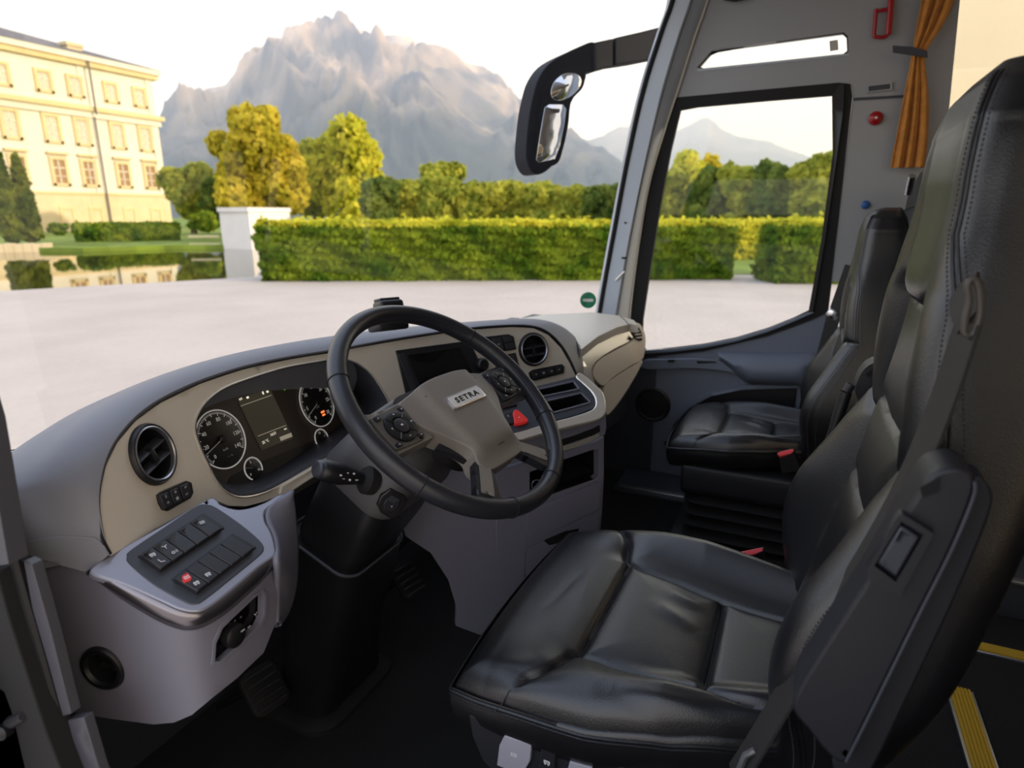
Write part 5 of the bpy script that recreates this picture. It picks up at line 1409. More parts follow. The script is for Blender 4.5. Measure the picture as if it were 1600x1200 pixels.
# ================================================================== STEERING WHEEL
wh = thing('steering_wheel', 'four spoke leather steering wheel with a badge on its hub', 'steering wheel', tuple(WC))
WR = .215
def wp(u, v, h=0.0): return WC + WU * u + WV * v + WN * h
K = 144; TS = 18
secs = []
for k in range(K):
    a = 2 * math.pi * k / K
    d = WU * math.cos(a) + WV * math.sin(a)
    secs.append([wp(0, 0) + d * (WR + .0155 * math.cos(q)) + WN * (.0175 * math.sin(q)) for q in [2*math.pi*j/TS for j in range(TS)]])
link('rim', loft_mesh(secs, True, False, True), 'leather_wheel', wh, None, True, 180)
def deg(u, v): return math.degrees(math.atan2(v, u))
for a in (150, 33, -72, -108, -28, -152):
    ar = math.radians(a); d = WU * math.cos(ar) + WV * math.sin(ar)
    link('rim_seam', tube_mesh([wp(0, 0) + d * (WR + .0157 * math.cos(q)) + WN * (.0177 * math.sin(q)) for q in [2*math.pi*j/24 for j in range(24)]], .0011, 6, True), 'black_matte', wh)
# stitching along the inside of the rim
st_ = []
for a0, a1 in ((36, 146), (-25, 20), (160, 205)):
    n_ = int((a1 - a0) * 1.1)
    for i in range(n_):
        a = math.radians(a0 + (a1 - a0) * i / n_); d = WU * math.cos(a) + WV * math.sin(a); tt = WN.cross(d)
        c = wp(0, 0) + d * (WR - .0135) + WN * .0095
        st_.append(box_mesh(c + WN * (.0006), (.0028, .0008, .0008), 0, 1, axes_rot((tt * .8 + WN * .6).normalized(), d, (WN * .8 - tt * .6).normalized())))
link('stitching', join_meshes(st_), 'thread', wh, None, False)
# hub cover
half = [(0, .049), (.04, .048), (.085, .042), (.115, .035), (.130, .026), (.122, .006), (.108, -.022), (.086, -.050), (.069, -.075), (.061, -.098), (.064, -.118), (.050, -.135), (.02, -.138), (0, -.138)]
out = half + [(-p[0], p[1]) for p in half[-2:0:-1]]
def hub_h(u, v):
    e = (u / .13) ** 2 * .010 + ((v + .03) / .12) ** 2 * .008
    hw_ = .074 - max(0, -(v - .01)) * .16
    cen = .013 / (1 + math.exp((abs(u) - hw_) / .0035)) / (1 + math.exp((-.108 - v) * 160))
    return .012 - e + cen * 1.0
def dome_prism(name, outline, hf, depth, material, parent, step=.008, bev=.003, label=None):
    V, Fc = tri2d(outline, (), step)
    top = [wp(v.x, v.y, hf(v.x, v.y)) for v in V]; bot = [wp(v.x, v.y, hf(v.x, v.y) - depth) for v in V]; k = len(V)
    ec = {}; F2 = []
    for f in Fc:
        n = (top[f[1]] - top[f[0]]).cross(top[f[2]] - top[f[0]])
        if n.dot(WN) < 0: f = f[::-1]
        F2.append(f)
    for f in F2:
        for i in range(3): ec[(f[i], f[(i+1) % 3])] = 1
    A = F2 + [tuple(i + k for i in f[::-1]) for f in F2]
    for (a, b) in ec:
        if (b, a) not in ec: A.append((b, a, a + k, b + k))
    o = link(name, mesh(top + bot, A), material, parent, label, True, 50)
    if bev: bevel_mod(o, bev, 3, 50)
    return o
dome_prism('airbag_cover', resample(catmull(out, 160, True), 120, True), hub_h, .04, 'wheel_grey', wh, .007, .004)
bh = hub_h(0, -.004) + .001
dn = WN
bd = link('badge', prism_mesh(rrect(.094, .026, .003, 3), wp(0, -.010, bh - .004), WU, WV, WN, 0, .006, .0008), 'chrome', wh, 'silver name badge')
link('badge_plate', prism_mesh(rrect(.089, .0215, .0025, 3), wp(0, -.010, bh + .0018), WU, WV, WN, 0, .0006), 'stone_white', bd)
link('badge_lettering', text_mesh('SETRA', .0145, wp(.001, -.010, bh + .0026), WU, WV, WN, .0003, .0005, 0, 1.30, 1.30), 'black_plastic', bd, None, False)
link('airbag_text', text_mesh('AIRBAG', .006, wp(.004, -.108, hub_h(.004, -.108) + .0004), WU, WV, WN, .0001), 'button_dark', wh, None, False)
for s in (-1, 1):
    link('horn_mark', icon_mesh('lamp', wp(s * .07, .022, hub_h(s * .07, .022) + .0006), WU * s, WV, WN, .005, .07), 'button_dark', wh, None, False)
# upper side spokes and button pads
for s in (-1, 1):
    sp_out = [(s * x, y) for x, y in ((.095, .040), (.13, .036), (.175, .036), (.207, .045), (.210, .0), (.208, -.044), (.185, -.042), (.15, -.041), (.10, -.041))]
    dome_prism('side_spoke', sp_out, lambda u, v: -.001, .024, 'wheel_grey' if s < 0 else 'leather_wheel', wh, .012, .005)
    pad_out = [(s * x, y) for x, y in ((.116, .030), (.150, .031), (.184, .029), (.189, .020), (.186, -.030), (.180, -.036), (.124, -.037), (.119, -.025))]
    pad = dome_prism('button_pad', resample(catmull(pad_out, 60, True), 44, True), lambda u, v: .0035, .008, 'pad_grey' if s < 0 else 'button_face', wh, .012, .0015)
    c = (s * .150, -.004)
    link('dial_ring', lathe_mesh([(.0285, 0), (.0285, .0045), (.0265, .0058), (.0165, .0052), (.0150, .003), (.0150, 0)], wp(*c, .0035), WN, 36, WV), 'black_plastic', pad)
    link('dial_centre', lathe_mesh([(.0130, .001), (.0130, .0058), (.010, .0068), (.0005, .0068)], wp(*c, .0035), WN, 24, WV), 'button_dark', pad)
    for q in range(4):
        a = math.pi/4 + q * math.pi/2
        link('dial_split', box_mesh(wp(c[0] + math.cos(a) * .0220, c[1] + math.sin(a) * .0220, .0092), (.012, .0012, .0012), 0, 1, axes_rot((WU * math.cos(a) + WV * math.sin(a)), (WV * math.cos(a) - WU * math.sin(a)), WN)), 'satin_metal' if q in (0, 2) else 'black_matte', pad)
        link('icon', icon_mesh(['arrow', 'fan', 'wave', 'lamp'][q], wp(c[0] + math.cos(a + .78) * .0215, c[1] + math.sin(a + .78) * .0215, .0098), WU, WV, WN, .0042, .1), 'icon_white', pad, None, False)
    link('icon', icon_mesh('box', wp(*c, .0106), WU, WV, WN, .005, .09), 'icon_white', pad, None, False)
    for (x, y, w, h) in ((.124, .023, .010, .009), (.178, .022, .012, .009), (.126, -.030, .011, .008), (.177, -.030, .012, .008)):
        link('pad_button', prism_mesh(rrect(w, h, .002, 3), wp(s * x, y, .0035), WU, WV, WN, 0, .003, .0008), 'button_dark', pad)
        link('icon', icon_mesh('arrow', wp(s * x, y, .0068), WU, WV, WN, .0038, .1), 'icon_white', pad, None, False)
# lower spokes
for s in (-1, 1):
    a = math.radians(-90 + s * 32)
    ou = [(s * .040, -.132), (s * .062, -.108), (s * .118, -.160), (s * .122, -.168), (s * .088, -.187), (s * .076, -.182)]
    dome_prism('lower_spoke', resample(ou, 60, True), lambda u, v: .004 + min(0, (math.hypot(u, v) - .17)) * .06, .016, 'leather_wheel', wh, .008, .006)
    dome_prism('spoke_inlay', resample([(s * .046, -.132), (s * .060, -.116), (s * .104, -.158), (s * .088, -.176)], 40, True), lambda u, v: .0062 + min(0, (math.hypot(u, v) - .17)) * .06, .004, 'wheel_grey', wh, .008, .0015)
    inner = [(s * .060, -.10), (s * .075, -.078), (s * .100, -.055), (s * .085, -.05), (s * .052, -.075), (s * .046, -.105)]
    dome_prism('spoke_inner_panel', inner, lambda u, v: -.012, .012, 'leather_wheel', wh, .01, .003)  # dark leather panel set back beside the hub
link('hub_base', lathe_mesh([(.06, -.012), (.062, -.03), (.058, -.055), (.055, -.07)], WC - WV * .045, WN, 40), 'black_plastic', wh)
# ================================================================== SEATS
SX = .925
def poly_dist(P, lines):
    """distance of each plan point to a set of polylines"""
    best = np.full(len(P), 9.0)
    for L in lines:
        L = np.array(L, float)
        for a, b in zip(L[:-1], L[1:]):
            d = b - a; t = np.clip(((P - a) @ d) / (d @ d), 0, 1)
            best = np.minimum(best, np.hypot(*(P - (a + t[:, None] * d)).T))
    return best
SEAM_L = [(.655, .335), (.69, .300), (.725, .268), (.774, .244), (.765, .15), (.752, .062), (.748, -.02), (.745, -.14)]
SEAM_R = [(1.205, .325), (1.17, .285), (1.12, .258), (1.062, .240), (1.04, .15), (1.018, .062), (1.005, -.02), (.995, -.14)]
SEAMS = [catmull(SEAM_L, 60), catmull(SEAM_R, 60), [(.774, .244), (1.062, .240)], [(.752, .062), (1.018, .062)]]
def seat_cushion_grid(n=170):
    s = np.linspace(-1, 1, n); A, B = np.meshgrid(s, s)          # A lateral, B front(+1)/back(-1)
    k = .36
    U = A * np.sqrt(1 - k * B**2 / 2 * np.clip(B, 0, 1)); W = B * np.sqrt(1 - .22 * A**2 / 2)
    Y = .145 + W * .285
    hw = .268 - .10 * np.clip((.2 - Y) / .3, 0, 1) ** 1.3
    X = SX + .005 + U * hw
    P = np.stack([X.ravel(), Y.ravel()], 1)
    d = poly_dist(P, SEAMS).reshape(n, n)
    z = np.full((n, n), .472)
    side = np.clip((np.abs(U) - .52) / .30, 0, 1); side = side * side * (3 - 2 * side)
    z += .030 * side * np.clip((.36 - Y) / .25, 0, 1)
    e = np.maximum(np.abs(A), np.abs(B)); ef = np.clip((.97 - e) / .10, 0, 1)
    z += .012 * (1 - np.exp(-d / .020)) - (.007 * np.exp(-(d / .0055) ** 2)) * ef + .012 * (1 - ef) * np.exp(-d / .020)
    fr = np.clip((Y - .26) / .17, 0, 1); z -= .030 * fr ** 2
    z -= .006 * np.exp(-((Y - .05) / .12) ** 2) * (1 - side)
    e = np.maximum(np.abs(A), np.abs(B)); r = np.clip((e - .80) / .20, 0, 1); z -= .045 * (1 - np.sqrt(np.clip(1 - r ** 2, 0, 1)))
    # creases where people sit
    def ridge(x0, y0, x1, y1, w, h):
        a, b = np.array([x0, y0]), np.array([x1, y1]); dd = b - a; t = np.clip(((P - a) @ dd) / (dd @ dd), 0, 1)
        q = np.hypot(*(P - (a + t[:, None] * dd)).T).reshape(n, n)
        return h * np.exp(-(q / w) ** 2) * np.sin(np.pi * np.clip(t.reshape(n, n), .02, .98)) ** .5
    z += ridge(.945, .165, .905, .09, .016, .004) + ridge(.99, .15, .97, .09, .014, .0035)
    z += ridge(.70, .17, .71, .02, .010, .004) - ridge(.685, .15, .69, .03, .007, .003)
    z += ridge(1.0, .30, .90, .285, .008, .0012) - ridge(.98, .315, .86, .33, .008, .0015)
    return X, Y, z, A, B
def make_seat(name, label, cat, M, loc, parts, group=None, detail=True):
    t = thing(name, label, cat, loc, group)
    X, Y, Z, A, B = seat_cushion_grid(170 if detail else 44)
    n = X.shape[0]
    V = [M(Vector((X[i, j], Y[i, j], Z[i, j]))) for i in range(n) for j in range(n)]
    sl = np.array(SEAM_L); sr = np.array(SEAM_R)
    xl = lambda y: np.interp(y, sl[::-1, 1], sl[::-1, 0], right=-9); xr_ = lambda y: np.interp(y, sr[::-1, 1], sr[::-1, 0], right=9)
    reg = {'thigh_panel': [], 'centre_panel': [], 'hip_panel': [], 'left_bolster': [], 'right_bolster': []}
    for i in range(n - 1):
        for j in range(n - 1):
            x, y = X[i:i+2, j:j+2].mean(), Y[i:i+2, j:j+2].mean()
            k = 'left_bolster' if x < xl(y) else 'right_bolster' if x > xr_(y) else 'thigh_panel' if y > .242 else 'centre_panel' if y > .062 else 'hip_panel'
            reg[k].append((i*n + j, i*n + j + 1, (i+1)*n + j + 1, (i+1)*n + j))
    # skirt of the cushion
    bd = [(i, 0) for i in range(n)] + [(n-1, j) for j in range(1, n)] + [(i, n-1) for i in range(n-2, -1, -1)] + [(0, j) for j in range(n-2, 0, -1)]
    c0 = Vector((SX, .145, 0)); base = [Vector((X[i, j], Y[i, j], Z[i, j])) for i, j in bd]
    def outw(p): d = Vector((p.x - c0.x, p.y - c0.y, 0)); return d.normalized()
    rings = [[M(p) for p in base]]
    for dz, do in ((-.006, .004), (-.014, .006), (-.030, .007), (-.055, .003), (-.075, -.008), (-.085, -.02)):
        rings.append([M(Vector((p.x, p.y, .47 * .35 + p.z * .65 + dz)) + outw(p) * do) for p in base])
    sk = link('cushion_skirt', loft_mesh(rings, True, True), 'leather_black', t, None, True, 70)
    for k, fc in reg.items():
        used = sorted(set(i for f in fc for i in f)); mp = {q: i for i, q in enumerate(used)}
        o = link('seat_cushion', fix_normals(mesh([V[q] for q in used], [tuple(mp[q] for q in f) for f in fc])), 'leather_black', t, None, True, 180)
        if o.data.polygons[0].normal.z < 0: o.data.flip_normals()
        o.name = 'side_bolster' if 'bolster' in k else k
    for dz, rad in ((-.012, .0026), (-.018, .0022)):
        link('cushion_piping', tube_mesh([M(Vector((p.x, p.y, .47 * .35 + p.z * .65 + dz)) + outw(p) * .0065) for p in base[::2]], rad, 6, True), 'leather_black', t)
    for L in SEAMS:
        pts = []
        for p in resample(L, 40):
            i = np.argmin((X - p[0])**2 + (Y - p[1])**2); pts.append(M(Vector((p[0], p[1], Z.ravel()[i] + .0010))))
        link('cushion_seam', tube_mesh(pts, .0011, 5), 'thread', t)
    # ---- backrest
    zz = [.44, .50, .56, .62, .68, .76, .84, .90, .96, 1.02, 1.05, 1.085, 1.13, 1.175, 1.215, 1.252, 1.274, 1.284]
    yc = [-.045, -.055, -.070, -.085, -.098, -.115, -.130, -.138, -.145, -.150, -.157, -.164, -.168, -.166, -.164, -.168, -.182, -.205]
    ww = [.222, .245, .258, .262, .256, .240, .222, .212, .204, .194, .186, .176, .164, .157, .150, .132, .098, .045]
    bb = [.0, .014, .043, .058, .056, .030, .008, .012, .020, .022, .022, .018, .012, .008, .004, .0, .0, .0]
    tt = [.09, .10, .105, .11, .112, .115, .118, .12, .12, .118, .115, .112, .11, .106, .10, .085, .06, .03]
    NL = 150 if detail else 40
    zs = np.concatenate([np.linspace(.44, 1.215, NL), np.linspace(1.219, 1.284, 20)])
    iy, iw, ib, it = [lambda z, a=a: np.interp(z, zz, a) for a in (yc, ww, bb, tt)]
    def smooth(fn, z): return sum(fn(z + q) for q in (-.02, -.01, 0, .01, .02)) / 5 if .48 < z < 1.21 else fn(z)
    ins = lambda z: np.interp(z, [.44, .56, .70, .82, .86, .95, 1.04, 1.1, 1.3], [.105, .118, .128, .138, .134, .122, .112, .104, .09])
    NF = 81 if detail else 25
    BK = []
    for sg in (-1, 1):
        BK.append([(sg * a, b) for a, b in catmull([(.105, .44), (.118, .56), (.128, .70), (.136, .80), (.138, .83), (.134, .87), (.122, .95), (.114, 1.0), (.112, 1.03)], 40)])
        BK.append([(sg * a, b) for a, b in catmull([(.137, .825), (.165, .84), (.19, .87), (.22, .92)], 16)])
        BK.append([(sg * a, b) for a, b in catmull([(.0, 1.008), (.06, 1.012), (.100, 1.025), (.112, 1.032)], 30)])
    BK.append([(-.134, .858), (0, .85), (.134, .858)]); BK.append([(-.129, .738), (0, .73), (.129, .738)])
    DG = []
    for z in zs:
        w = float(smooth(iw, z)); th = float(smooth(it, z)); rr0 = min(.038, w * .35, th * .45)
        DG.append(poly_dist(np.array([[(-1 + 2 * k / (NF - 1)) * (w - rr0), z] for k in range(NF)]), BK))
    secs = []; front = {}
    for li, z in enumerate(zs):
        y0, w, b, th = smooth(iy, z), smooth(iw, z), smooth(ib, z), smooth(it, z)
        r = min(.038, w * .35, th * .45); row = []
        iw_ = ins(z)
        for k in range(NF):
            x = (-1 + 2 * k / (NF - 1)) * (w - r)
            f = np.clip((abs(x) - iw_ * .9) / max(.02, (w - r) - iw_ * .9), 0, 1); f = f * f * (3 - 2 * f)
            y = y0 + b * f
            d = DG[li][k]
            y += .012 * (1 - math.exp(-d / .020)) - .006 * math.exp(-(d / .0048) ** 2)
            hb = 1 / (1 + math.exp(-(z - (1.028 - .02 * (1 - min(1, (x / .12) ** 2)))) / .006)); y += .020 * hb * max(0, 1 - (x / .15) ** 4) * max(0, min(1, (1.284 - z) / .13)) ** .6 
            row.append(Vector((SX + .012 + x, y, z)))
        bL, bR = row[0].y, row[-1].y
        nc = 8
        arcR = [Vector((SX + .012 + (w - r) + r * math.sin(a), bR - r + r * math.cos(a), z)) for a in [math.pi/2 * q / nc for q in range(1, nc + 1)]]
        yb = y0 - th
        backR = [Vector((SX + .012 + w * (1 - .0 * f), (bR - r) * (1 - f) + (yb + r) * f, z)) for f in (.25, .5, .75, 1)]
        arcB = [Vector((SX + .012 + (w - r) + r * math.cos(a), yb + r - r * math.sin(a), z)) for a in [math.pi/2 * q / 5 for q in range(1, 6)]]
        mid = [Vector((SX + .012 + (w - r) * (1 - 2 * f), yb - .01 * math.sin(math.pi * f), z)) for f in (.15, .3, .5, .7, .85)]
        mir = lambda L: [Vector((2 * (SX + .012) - p.x, p.y, p.z)) for p in L[::-1]]
        secs.append(row + arcR + backR + arcB + mid + mir(arcB) + mir(backR) + mir(arcR))
        front[li] = row
    # backrest (below the head section) and head section as parts
    hz_ = int(np.argmin(abs(zs - 1.02)))
    MS = [[M(p) for p in s] for s in secs]
    bo = link('backrest', loft_mesh(MS[:hz_ + 1], True, True), 'leather_black', t, None, True, 60)
    link('headrest', loft_mesh(MS[hz_:], True, True), 'leather_black', t, None, True, 60)
    NP = len(MS[0])
    def on_side(sec, z, side, extra):
        # where the seam runs round the edge: on the front corner of the head, further back on the shoulders
        f = np.interp(z, [.44, .9, 1.02, 1.10, 1.3], [7.0, 7.0, 6.0, 2.5, 2.0]) + extra
        i0 = int(math.floor(f)); g = f - i0
        ia, ib_ = (NF - 1 + i0, NF + i0) if side > 0 else ((NP - i0) % NP, NP - i0 - 1)
        return Vector(sec[ia]).lerp(Vector(sec[ib_]), g)
    lo_i, hi_i = 3, len(secs) - 7
    for side in (1, -1):
        for ex, rad, mt in ((0, .0022, 'leather_black'), (.8, .0018, 'leather_black')):
            link('side_piping', tube_mesh([M(on_side(secs[i], zs[i], side, ex)) for i in range(lo_i, hi_i)], rad, 6), mt, t)
    if detail:
        st = []
        for ex in (-.9, 1.7):
            path = [on_side(secs[i], zs[i], -1, ex) for i in range(lo_i, hi_i)]
            for q in resample(path, 170):
                st.append(box_mesh(M(Vector(q)), (.0014, .0014, .0030), 0, 1))
        link('stitching', join_meshes(st), 'thread_light', t, None, False)
    return t, secs, zs, M
ID = lambda p: p
ds_, dsecs, dzs, _ = make_seat('driver_seat', 'black leather driver seat with integrated headrest and folded armrests', 'seat', ID, (SX, .1, 0), None)
# plastic pan with buttons on the near side
def XP_(x): return plane_fn((x, 0, 0), (1, 0, 0))
o = link('seat_pan', loft_mesh([[Vector((SX + sx * w, y, z)) for sx, y in ((-1, .33), (-1, -.12), (1, -.12), (1, .33))] for z, w in ((.30, .20), (.315, .225), (.375, .24), (.392, .235))], True, True), 'seat_plastic', ds_); bevel_mod(o, .012, 3)
pan = patch('control_panel', [(733, 1118), (760, 1127), (840, 1155), (960, 1196), (1060, 1230), (1060, 1290), (900, 1270), (790, 1225), (755, 1190), (738, 1150)], XP_(.672), 'seat_plastic', ds_, (), 18, .02, 0, 0, .004)
def seat_button(px, material, icon):
    b = patch('seat_button', px, XP_(.665), material, ds_, (), 18, .012, 0, 0, .003)
    c = sum(np.array(p, float) for p in px) / len(px)
    p = XP_(.6645)(*c); u, v, n = axes_of((-1, 0, 0))
    link('icon', icon_mesh(icon, p + n * .0004, u, v, n, .010, .06), 'icon_white', b, None, False)
seat_button([(788, 1150), (830, 1163), (828, 1190), (815, 1212), (776, 1196), (780, 1165)], 'seat_button', 'box')
seat_button([(846, 1168), (868, 1174), (866, 1215), (838, 1208)], 'button_dark', 'bus')
seat_button([(890, 1190), (925, 1200), (915, 1240), (880, 1232)], 'seat_button', 'seat')
# pedestal
link('pedestal', loft_mesh([[Vector((SX + sx * w, y0 + sy * d, z)) for sx, sy in ((-1, -1), (1, -1), (1, 1), (-1, 1))] for z, w, d, y0 in ((0.0, .21, .24, .08), (.10, .20, .22, .08), (.20, .18, .20, .09), (.31, .20, .21, .10))], True, True), 'black_plastic', ds_)
# folded armrests
def armrest(parent, x, px, thick, slot, rock, frame):
    a = patch('armrest', px, XP_(x), 'seat_plastic', parent, (), 16, thick, 120, 0, .012)
    if slot: patch('armrest_slot', slot, XP_(x - .0015), 'black_matte', a, (), 12, .002, 0, 0, 0)
    if frame: patch('lever_frame', frame, XP_(x - .009), 'seat_plastic', a, [rock], 12, .012, 0, 0, .004)
    if rock:
        patch('lever_well', rock, XP_(x - .001), 'black_matte', a, (), 12, .002, 0, 0, 0)
        patch('lever', [tuple(p) for p in qshrink(rock, .84)], XP_(x - .010), 'panel_dark', a, (), 12, .012, 0, 0, .003)
    return a
armrest(ds_, .612, [(1262, 1140), (1240, 1112), (1246, 1080), (1290, 1008), (1350, 915), (1400, 830), (1432, 775), (1452, 745), (1480, 732), (1510, 735), (1524, 750), (1520, 780), (1485, 865), (1438, 958), (1390, 1055), (1348, 1140), (1322, 1192), (1295, 1180)], .055,
        [(1437, 762), (1470, 747), (1468, 768), (1442, 778)], [(1408, 815), (1443, 836), (1400, 910), (1366, 884)], [(1404, 806), (1410, 803), (1460, 834), (1406, 933), (1362, 922), (1355, 888)])
patch('armrest_side', [(1300, 1190), (1345, 1130), (1400, 1020), (1460, 900), (1505, 800), (1520, 745), (1545, 757), (1552, 785), (1530, 850), (1480, 965), (1420, 1090), (1360, 1210), (1330, 1235)], XP_(.63), 'seat_plastic', ds_, (), 18, .035, 90, 0, .006)
link('armrest_edge', tube_mesh([XP_(.611)(*p) for p in catmull([(1322, 1190), (1350, 1135), (1392, 1050), (1440, 953), (1487, 860), (1521, 778), (1523, 752)], 40)], .0018, 6), 'panel_dark', ds_)
fa = patch('armrest', [(1340, 640), (1336, 610), (1348, 580), (1368, 566), (1400, 562), (1420, 570), (1420, 700), (1330, 740), (1300, 720)], XP_(1.215), 'seat_plastic', ds_, (), 16, .05, 60, 0, .008)
link('armrest_rod', tube_mesh([XP_(1.20)(1288, 706), XP_(1.20)(1302, 672), XP_(1.20)(1308, 655), XP_(1.20)(1322, 612)], [.006, .008, .010, .010], 12), 'black_plastic', fa)
link('armrest_rod', tube_mesh([XP_(1.20)(1323, 611), XP_(1.20)(1330, 600)], .008, 12), 'seat_plastic', fa)
patch('armrest_slot', [(1352, 585), (1366, 574), (1370, 578), (1357, 590)], XP_(1.212), 'black_matte', fa, (), 12, .003, 0, 0, 0)
# seat belt
bl = thing('seat_belt', 'dark seat belt hanging down the near side of the driver seat', 'seat belt', (.66, 0, .5))
def belt(parent, pts, w, side, mat_='belt_webbing', th=.0016):
    P = [Vector(p) for p in catmull([tuple(p) for p in pts], 40)]
    secs = []
    for i, p in enumerate(P):
        t = (P[min(i+1, len(P)-1)] - P[max(i-1, 0)]).normalized(); s = Vector(side); s = (s - t * s.dot(t)).normalized(); n = t.cross(s)
        secs.append([p + s * (w/2) + n * th, p - s * (w/2) + n * th, p - s * (w/2) - n * th, p + s * (w/2) - n * th])
    return link('webbing', loft_mesh(secs, True, True), mat_, parent, None, True, 30)
BX = .70
b0, b1, b2, b3 = XP_(.715)(1513, 505), XP_(.705)(1462, 655), XP_(.69)(1392, 810), XP_(.665)(1180, 1165)
belt(bl, [b0, b1, b2, b2.lerp(b3, .5), b3, b3 + Vector((0, .02, -.06))], .044, (.93, .22, .1))
dr = XP_(.70)
link('belt_guide', tube_mesh([dr(*p) for p in resample(catmull([(1512, 445), (1522, 436), (1530, 450), (1532, 490), (1522, 520), (1508, 522), (1508, 500), (1514, 470)], 60, True), 40, True)], .0034, 8, True), 'guide_brown', bl)
belt(bl, [XP_(.71)(1516, 500), XP_(.735)(1506, 470), XP_(.75)(1508, 440)], .036, (.93, .22, .1))
link('anchor', tube_mesh([XP_(.655)(1150, 1215), XP_(.655)(1165, 1180), XP_(.655)(1180, 1172)], .004, 8), 'satin_metal', bl)
bk_ = thing('belt_buckle', 'belt buckle with a red button beside the driver cushion', 'buckle', tuple(XP_(1.23)(1175, 880)))
bq = XP_(1.235)
link('buckle_body', loft_mesh([[bq(1155, 872), bq(1190, 862), bq(1192, 862) + Vector((.02, 0, 0)), bq(1157, 872) + Vector((.02, 0, 0))], [bq(1168, 905), bq(1196, 893), bq(1198, 893) + Vector((.02, 0, 0)), bq(1170, 905) + Vector((.02, 0, 0))], [bq(1195, 940), bq(1210, 925), bq(1212, 925) + Vector((.02, 0, 0)), bq(1197, 940) + Vector((.02, 0, 0))]], True, True), 'black_plastic', bk_)
patch('red_button', [(1152, 864), (1160, 861), (1190, 855), (1193, 860), (1188, 864), (1156, 872)], plane_fn(bq(1172, 863), (-.7, .1, .7)), 'buckle_red', bk_, (), 12, .012, 0, 0, .002)
link('buckle_stalk', tube_mesh([bq(1205, 925), bq(1222, 930), bq(1235, 900)], .006, 8), 'satin_metal', bk_)

# ---- passenger seat
MP = lambda p: Vector((2.225 + .9 * (p.x - SX), .9 * p.y - .025, .415 + .9 * (p.z - .48)))
ps, psecs, _, _ = make_seat('passenger_seat', 'black leather passenger seat on a bellows base by the door panel', 'seat', MP, (2.225, .05, 0), None, None, True)
o = link('seat_pan', loft_mesh([[Vector((2.225 + sx * w, y, z)) for sx, y in ((-1, .30), (-1, -.13), (1, -.13), (1, .30))] for z, w in ((.20, .19), (.22, .215), (.285, .225), (.315, .22))], True, True), 'seat_plastic', ps); bevel_mod(o, .012, 3)
for k in range(4):
    z = .03 + k * .042
    o = link('bellows_fold', loft_mesh([[Vector((2.225 + p[0], .08 + p[1], zz_)) for p in rrect(w, d, .04, 4)] for zz_, w, d in ((z, .36, .36), (z + .021, .42, .42), (z + .042, .36, .36))], True, True), 'rubber', ps)
link('floor_rail', box_mesh((2.225, .08, .015), (.44, .50, .03), .006), 'black_plastic', ps)
pb = thing('seat_belt', 'belt hanging beside the passenger seat from the grey pillar', 'seat belt', (2.45, -.1, .5))
q0, q1, q2, q3 = XP_(2.52)(1330, 415), XP_(2.50)(1303, 492), XP_(2.50)(1285, 560), XP_(2.48)(1262, 640)
belt(pb, [q0, q0.lerp(q1, .5), q1], .040, (.2, 1, 0)); belt(pb, [q1, q2, q3], .045, (.2, 1, 0))
link('belt_tongue', box_mesh(q1, (.012, .05, .035), .004, 2, Matrix.Rotation(.5, 3, 'X')), 'chrome', pb)
link('belt_pretensioner', tube_mesh([XP_(2.47)(1266, 600), XP_(2.47)(1258, 640), XP_(2.47)(1250, 700)], .022, 10), 'black_plastic', pb)
bp2 = thing('belt_buckle', 'belt buckle with a red button beside the passenger cushion', 'buckle', tuple(XP_(1.99)(1232, 720)))
bq = XP_(1.985)
link('buckle_body', loft_mesh([[bq(1217, 712), bq(1240, 706), bq(1240, 706) + Vector((.03, 0, 0)), bq(1217, 712) + Vector((.03, 0, 0))], [bq(1222, 740), bq(1252, 735), bq(1252, 735) + Vector((.03, 0, 0)), bq(1222, 740) + Vector((.03, 0, 0))]], True, True), 'black_plastic', bp2)
patch('red_button', [(1214, 708), (1220, 705), (1238, 701), (1241, 704), (1238, 708), (1218, 713)], plane_fn(bq(1228, 707), (-.7, .1, .7)), 'buckle_red', bp2, (), 12, .015, 0, 0, .002)
# ---- padded partition behind the passenger seat
pt = thing('partition_panel', 'dark padded partition with a chrome grip behind the passenger seat', 'partition', (2.4, -.29, 0))
FY = plane_fn((0, -.288, 0), (0, 1, 0))
pa = patch('padding', [(1470, 262), (1450, 262), (1437, 268), (1421, 293), (1413, 330), (1410, 400), (1408, 520), (1560, 520), (1560, 262)], FY, 'leather_black', pt, (), 22, .03, 0, 0, .008)
link('padding_seam', tube_mesh([FY(*p) + Vector((0, .002, 0)) for p in catmull([(1412, 330), (1430, 323), (1470, 320)], 12)], .002, 6), 'thread', pt)
p = FY(1434, 287) + Vector((0, .02, 0))
link('grip', tube_mesh([p + Vector((-.02, 0, .022)), p, p + Vector((.012, 0, -.03))], .010, 10), 'chrome', pt)
sbx = box_mesh((2.36, -.30, .33), (.40, .03, .66), .01)
link('post', sbx, 'panel_dark', pt)

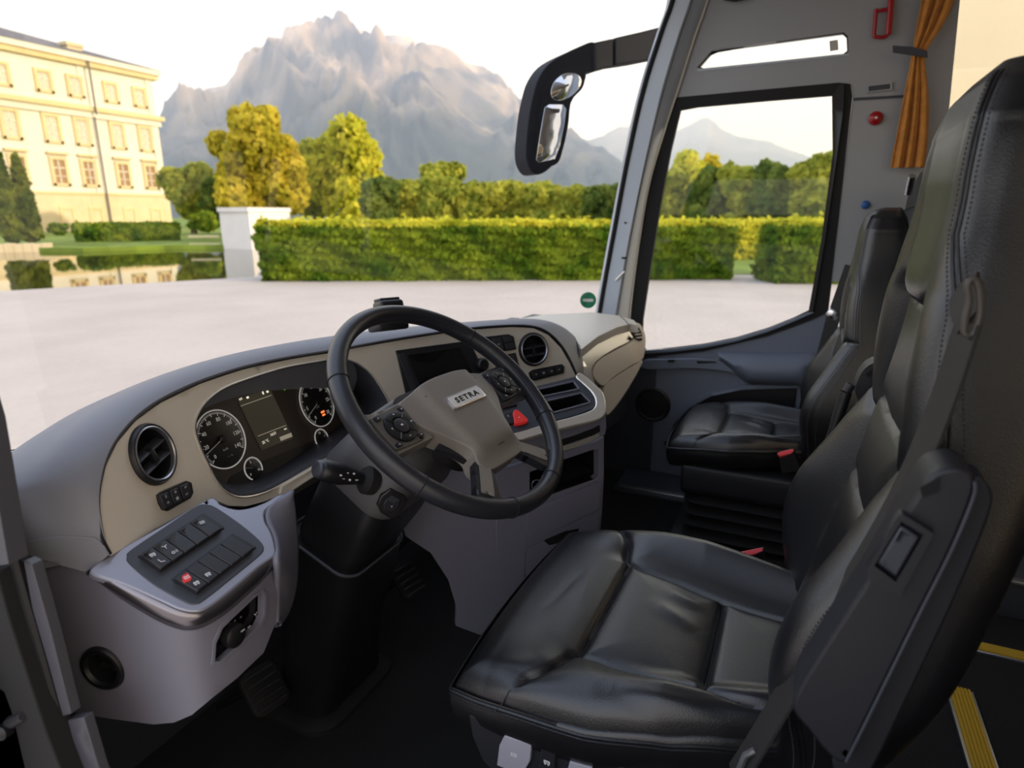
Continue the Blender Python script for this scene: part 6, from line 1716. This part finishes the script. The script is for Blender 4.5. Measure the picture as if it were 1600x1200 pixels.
# ================================================================== FLOOR STRIPS
def strip(label, c, size, rot):
    t = thing('edge_strip', label, 'floor strip', c, 'yellow floor edge strips')
    R3 = Matrix.Rotation(rot, 3, 'Z')
    def b(nm, off, sz, m): link(nm, box_mesh(Vector(c) + R3 @ Vector(off), sz, .0008, 1, R3), m, t)
    L, W = size
    b('base', (0, 0, .004), (L, W, .008), 'satin_metal')
    for k in range(6):
        b('yellow_rib', (0, -W * .33 + k * W * .132, .010), (L, W * .10, .006), 'yellow_strip')
    b('yellow_base', (0, 0, .0085), (L, W * .78, .004), 'yellow_strip')
    return t
strip('yellow ribbed edge strip running across beside the driver seat', (1.30, -.455, .0), (.62, .058), 0)
strip('yellow edge strip running lengthwise along the aisle', (1.815, -.85, .0), (.70, .045), math.pi/2)
ai = thing('aisle_step', 'grey step edge beside the aisle at the right border', 'step', (2.05, -.9, 0))
link('step_body', box_mesh((2.16, -.95, .06), (.30, .90, .12), .006), 'panel_dark', ai)
link('step_nosing', box_mesh((2.005, -.95, .122), (.03, .90, .012), .004), 'satin_metal', ai)

# ================================================================== OUTSIDE MIRROR
mc = at_depth(868, 190, 2.45)
MN = Vector((-.62, -.78, .0)).normalized()
def FM(o=0.0): return plane_fn(mc + MN * o, MN)
mi = thing('outside_mirror', 'dark grey outside mirror hanging from a curved arm by the windscreen', 'mirror', tuple(mc))
patch('housing', [(822, 240), (826, 190), (832, 155), (842, 122), (862, 96), (900, 76), (930, 67), (930, 110), (917, 112), (915, 124), (902, 144), (888, 166), (880, 205), (872, 244), (858, 264), (840, 273), (828, 264)], FM(0), 'mirror_housing', mi, (), 12, .10, 120, 0, .012)
patch('arm', [(926, 67), (958, 60), (958, 103), (926, 111)], FM(.004), 'mirror_housing', mi, (), 14, .09, 0, 0, .010)
patch('arm', [(961, 59), (1000, 50), (1048, 38), (1040, 88), (1000, 96), (961, 102)], FM(.004), 'mirror_housing', mi, (), 14, .09, 0, 0, .010)
gn = lambda c, d: plane_fn(FM(.006)(*c), (MN + Vector(d)).normalized())
patch('mirror_glass', [(861, 143), (866, 128), (880, 116), (897, 114), (908, 122), (906, 136), (893, 150), (876, 157), (864, 154)], FM(.006), 'mirror_glass', mi, (), 12, .004, 60, 0, .001, None, .012)
patch('mirror_glass', [(851, 168), (858, 163), (880, 163), (885, 170), (882, 195), (875, 228), (867, 249), (842, 254), (838, 250), (843, 215)], FM(.006), 'mirror_glass', mi, (), 12, .004, 0, 0, .001, None, .006)
patch('glass_surround', [(834, 256), (846, 160), (850, 140), (866, 112), (900, 104), (914, 114), (911, 136), (897, 152), (891, 166), (888, 195), (880, 232), (870, 256), (842, 262)], FM(.0035), 'mirror_housing', mi, (), 12, .004, 80, 0, .001)

# ================================================================== DASH TOP SENSOR
dq = at_depth(606, 492, 1.36)
se = thing('dash_sensor', 'small black sensor box on top of the dashboard behind the wheel', 'sensor', tuple(dq))
un, vn_, nn_ = axes_of(Vector((-.5, -.85, .2)))
link('sensor_body', box_mesh(at_depth(607, 480, 1.36), (.055, .030, .05), .008, 3, axes_rot(un, vn_, nn_)), 'black_plastic', se)
link('sensor_cap', box_mesh(at_depth(604, 468, 1.36), (.046, .006, .04), .003, 2, axes_rot(un, vn_, nn_)), 'button_dark', se)
link('sensor_foot', box_mesh(at_depth(606, 506, 1.36), (.07, .030, .07), .006, 2, axes_rot(un, vn_, nn_)), 'black_plastic', se)
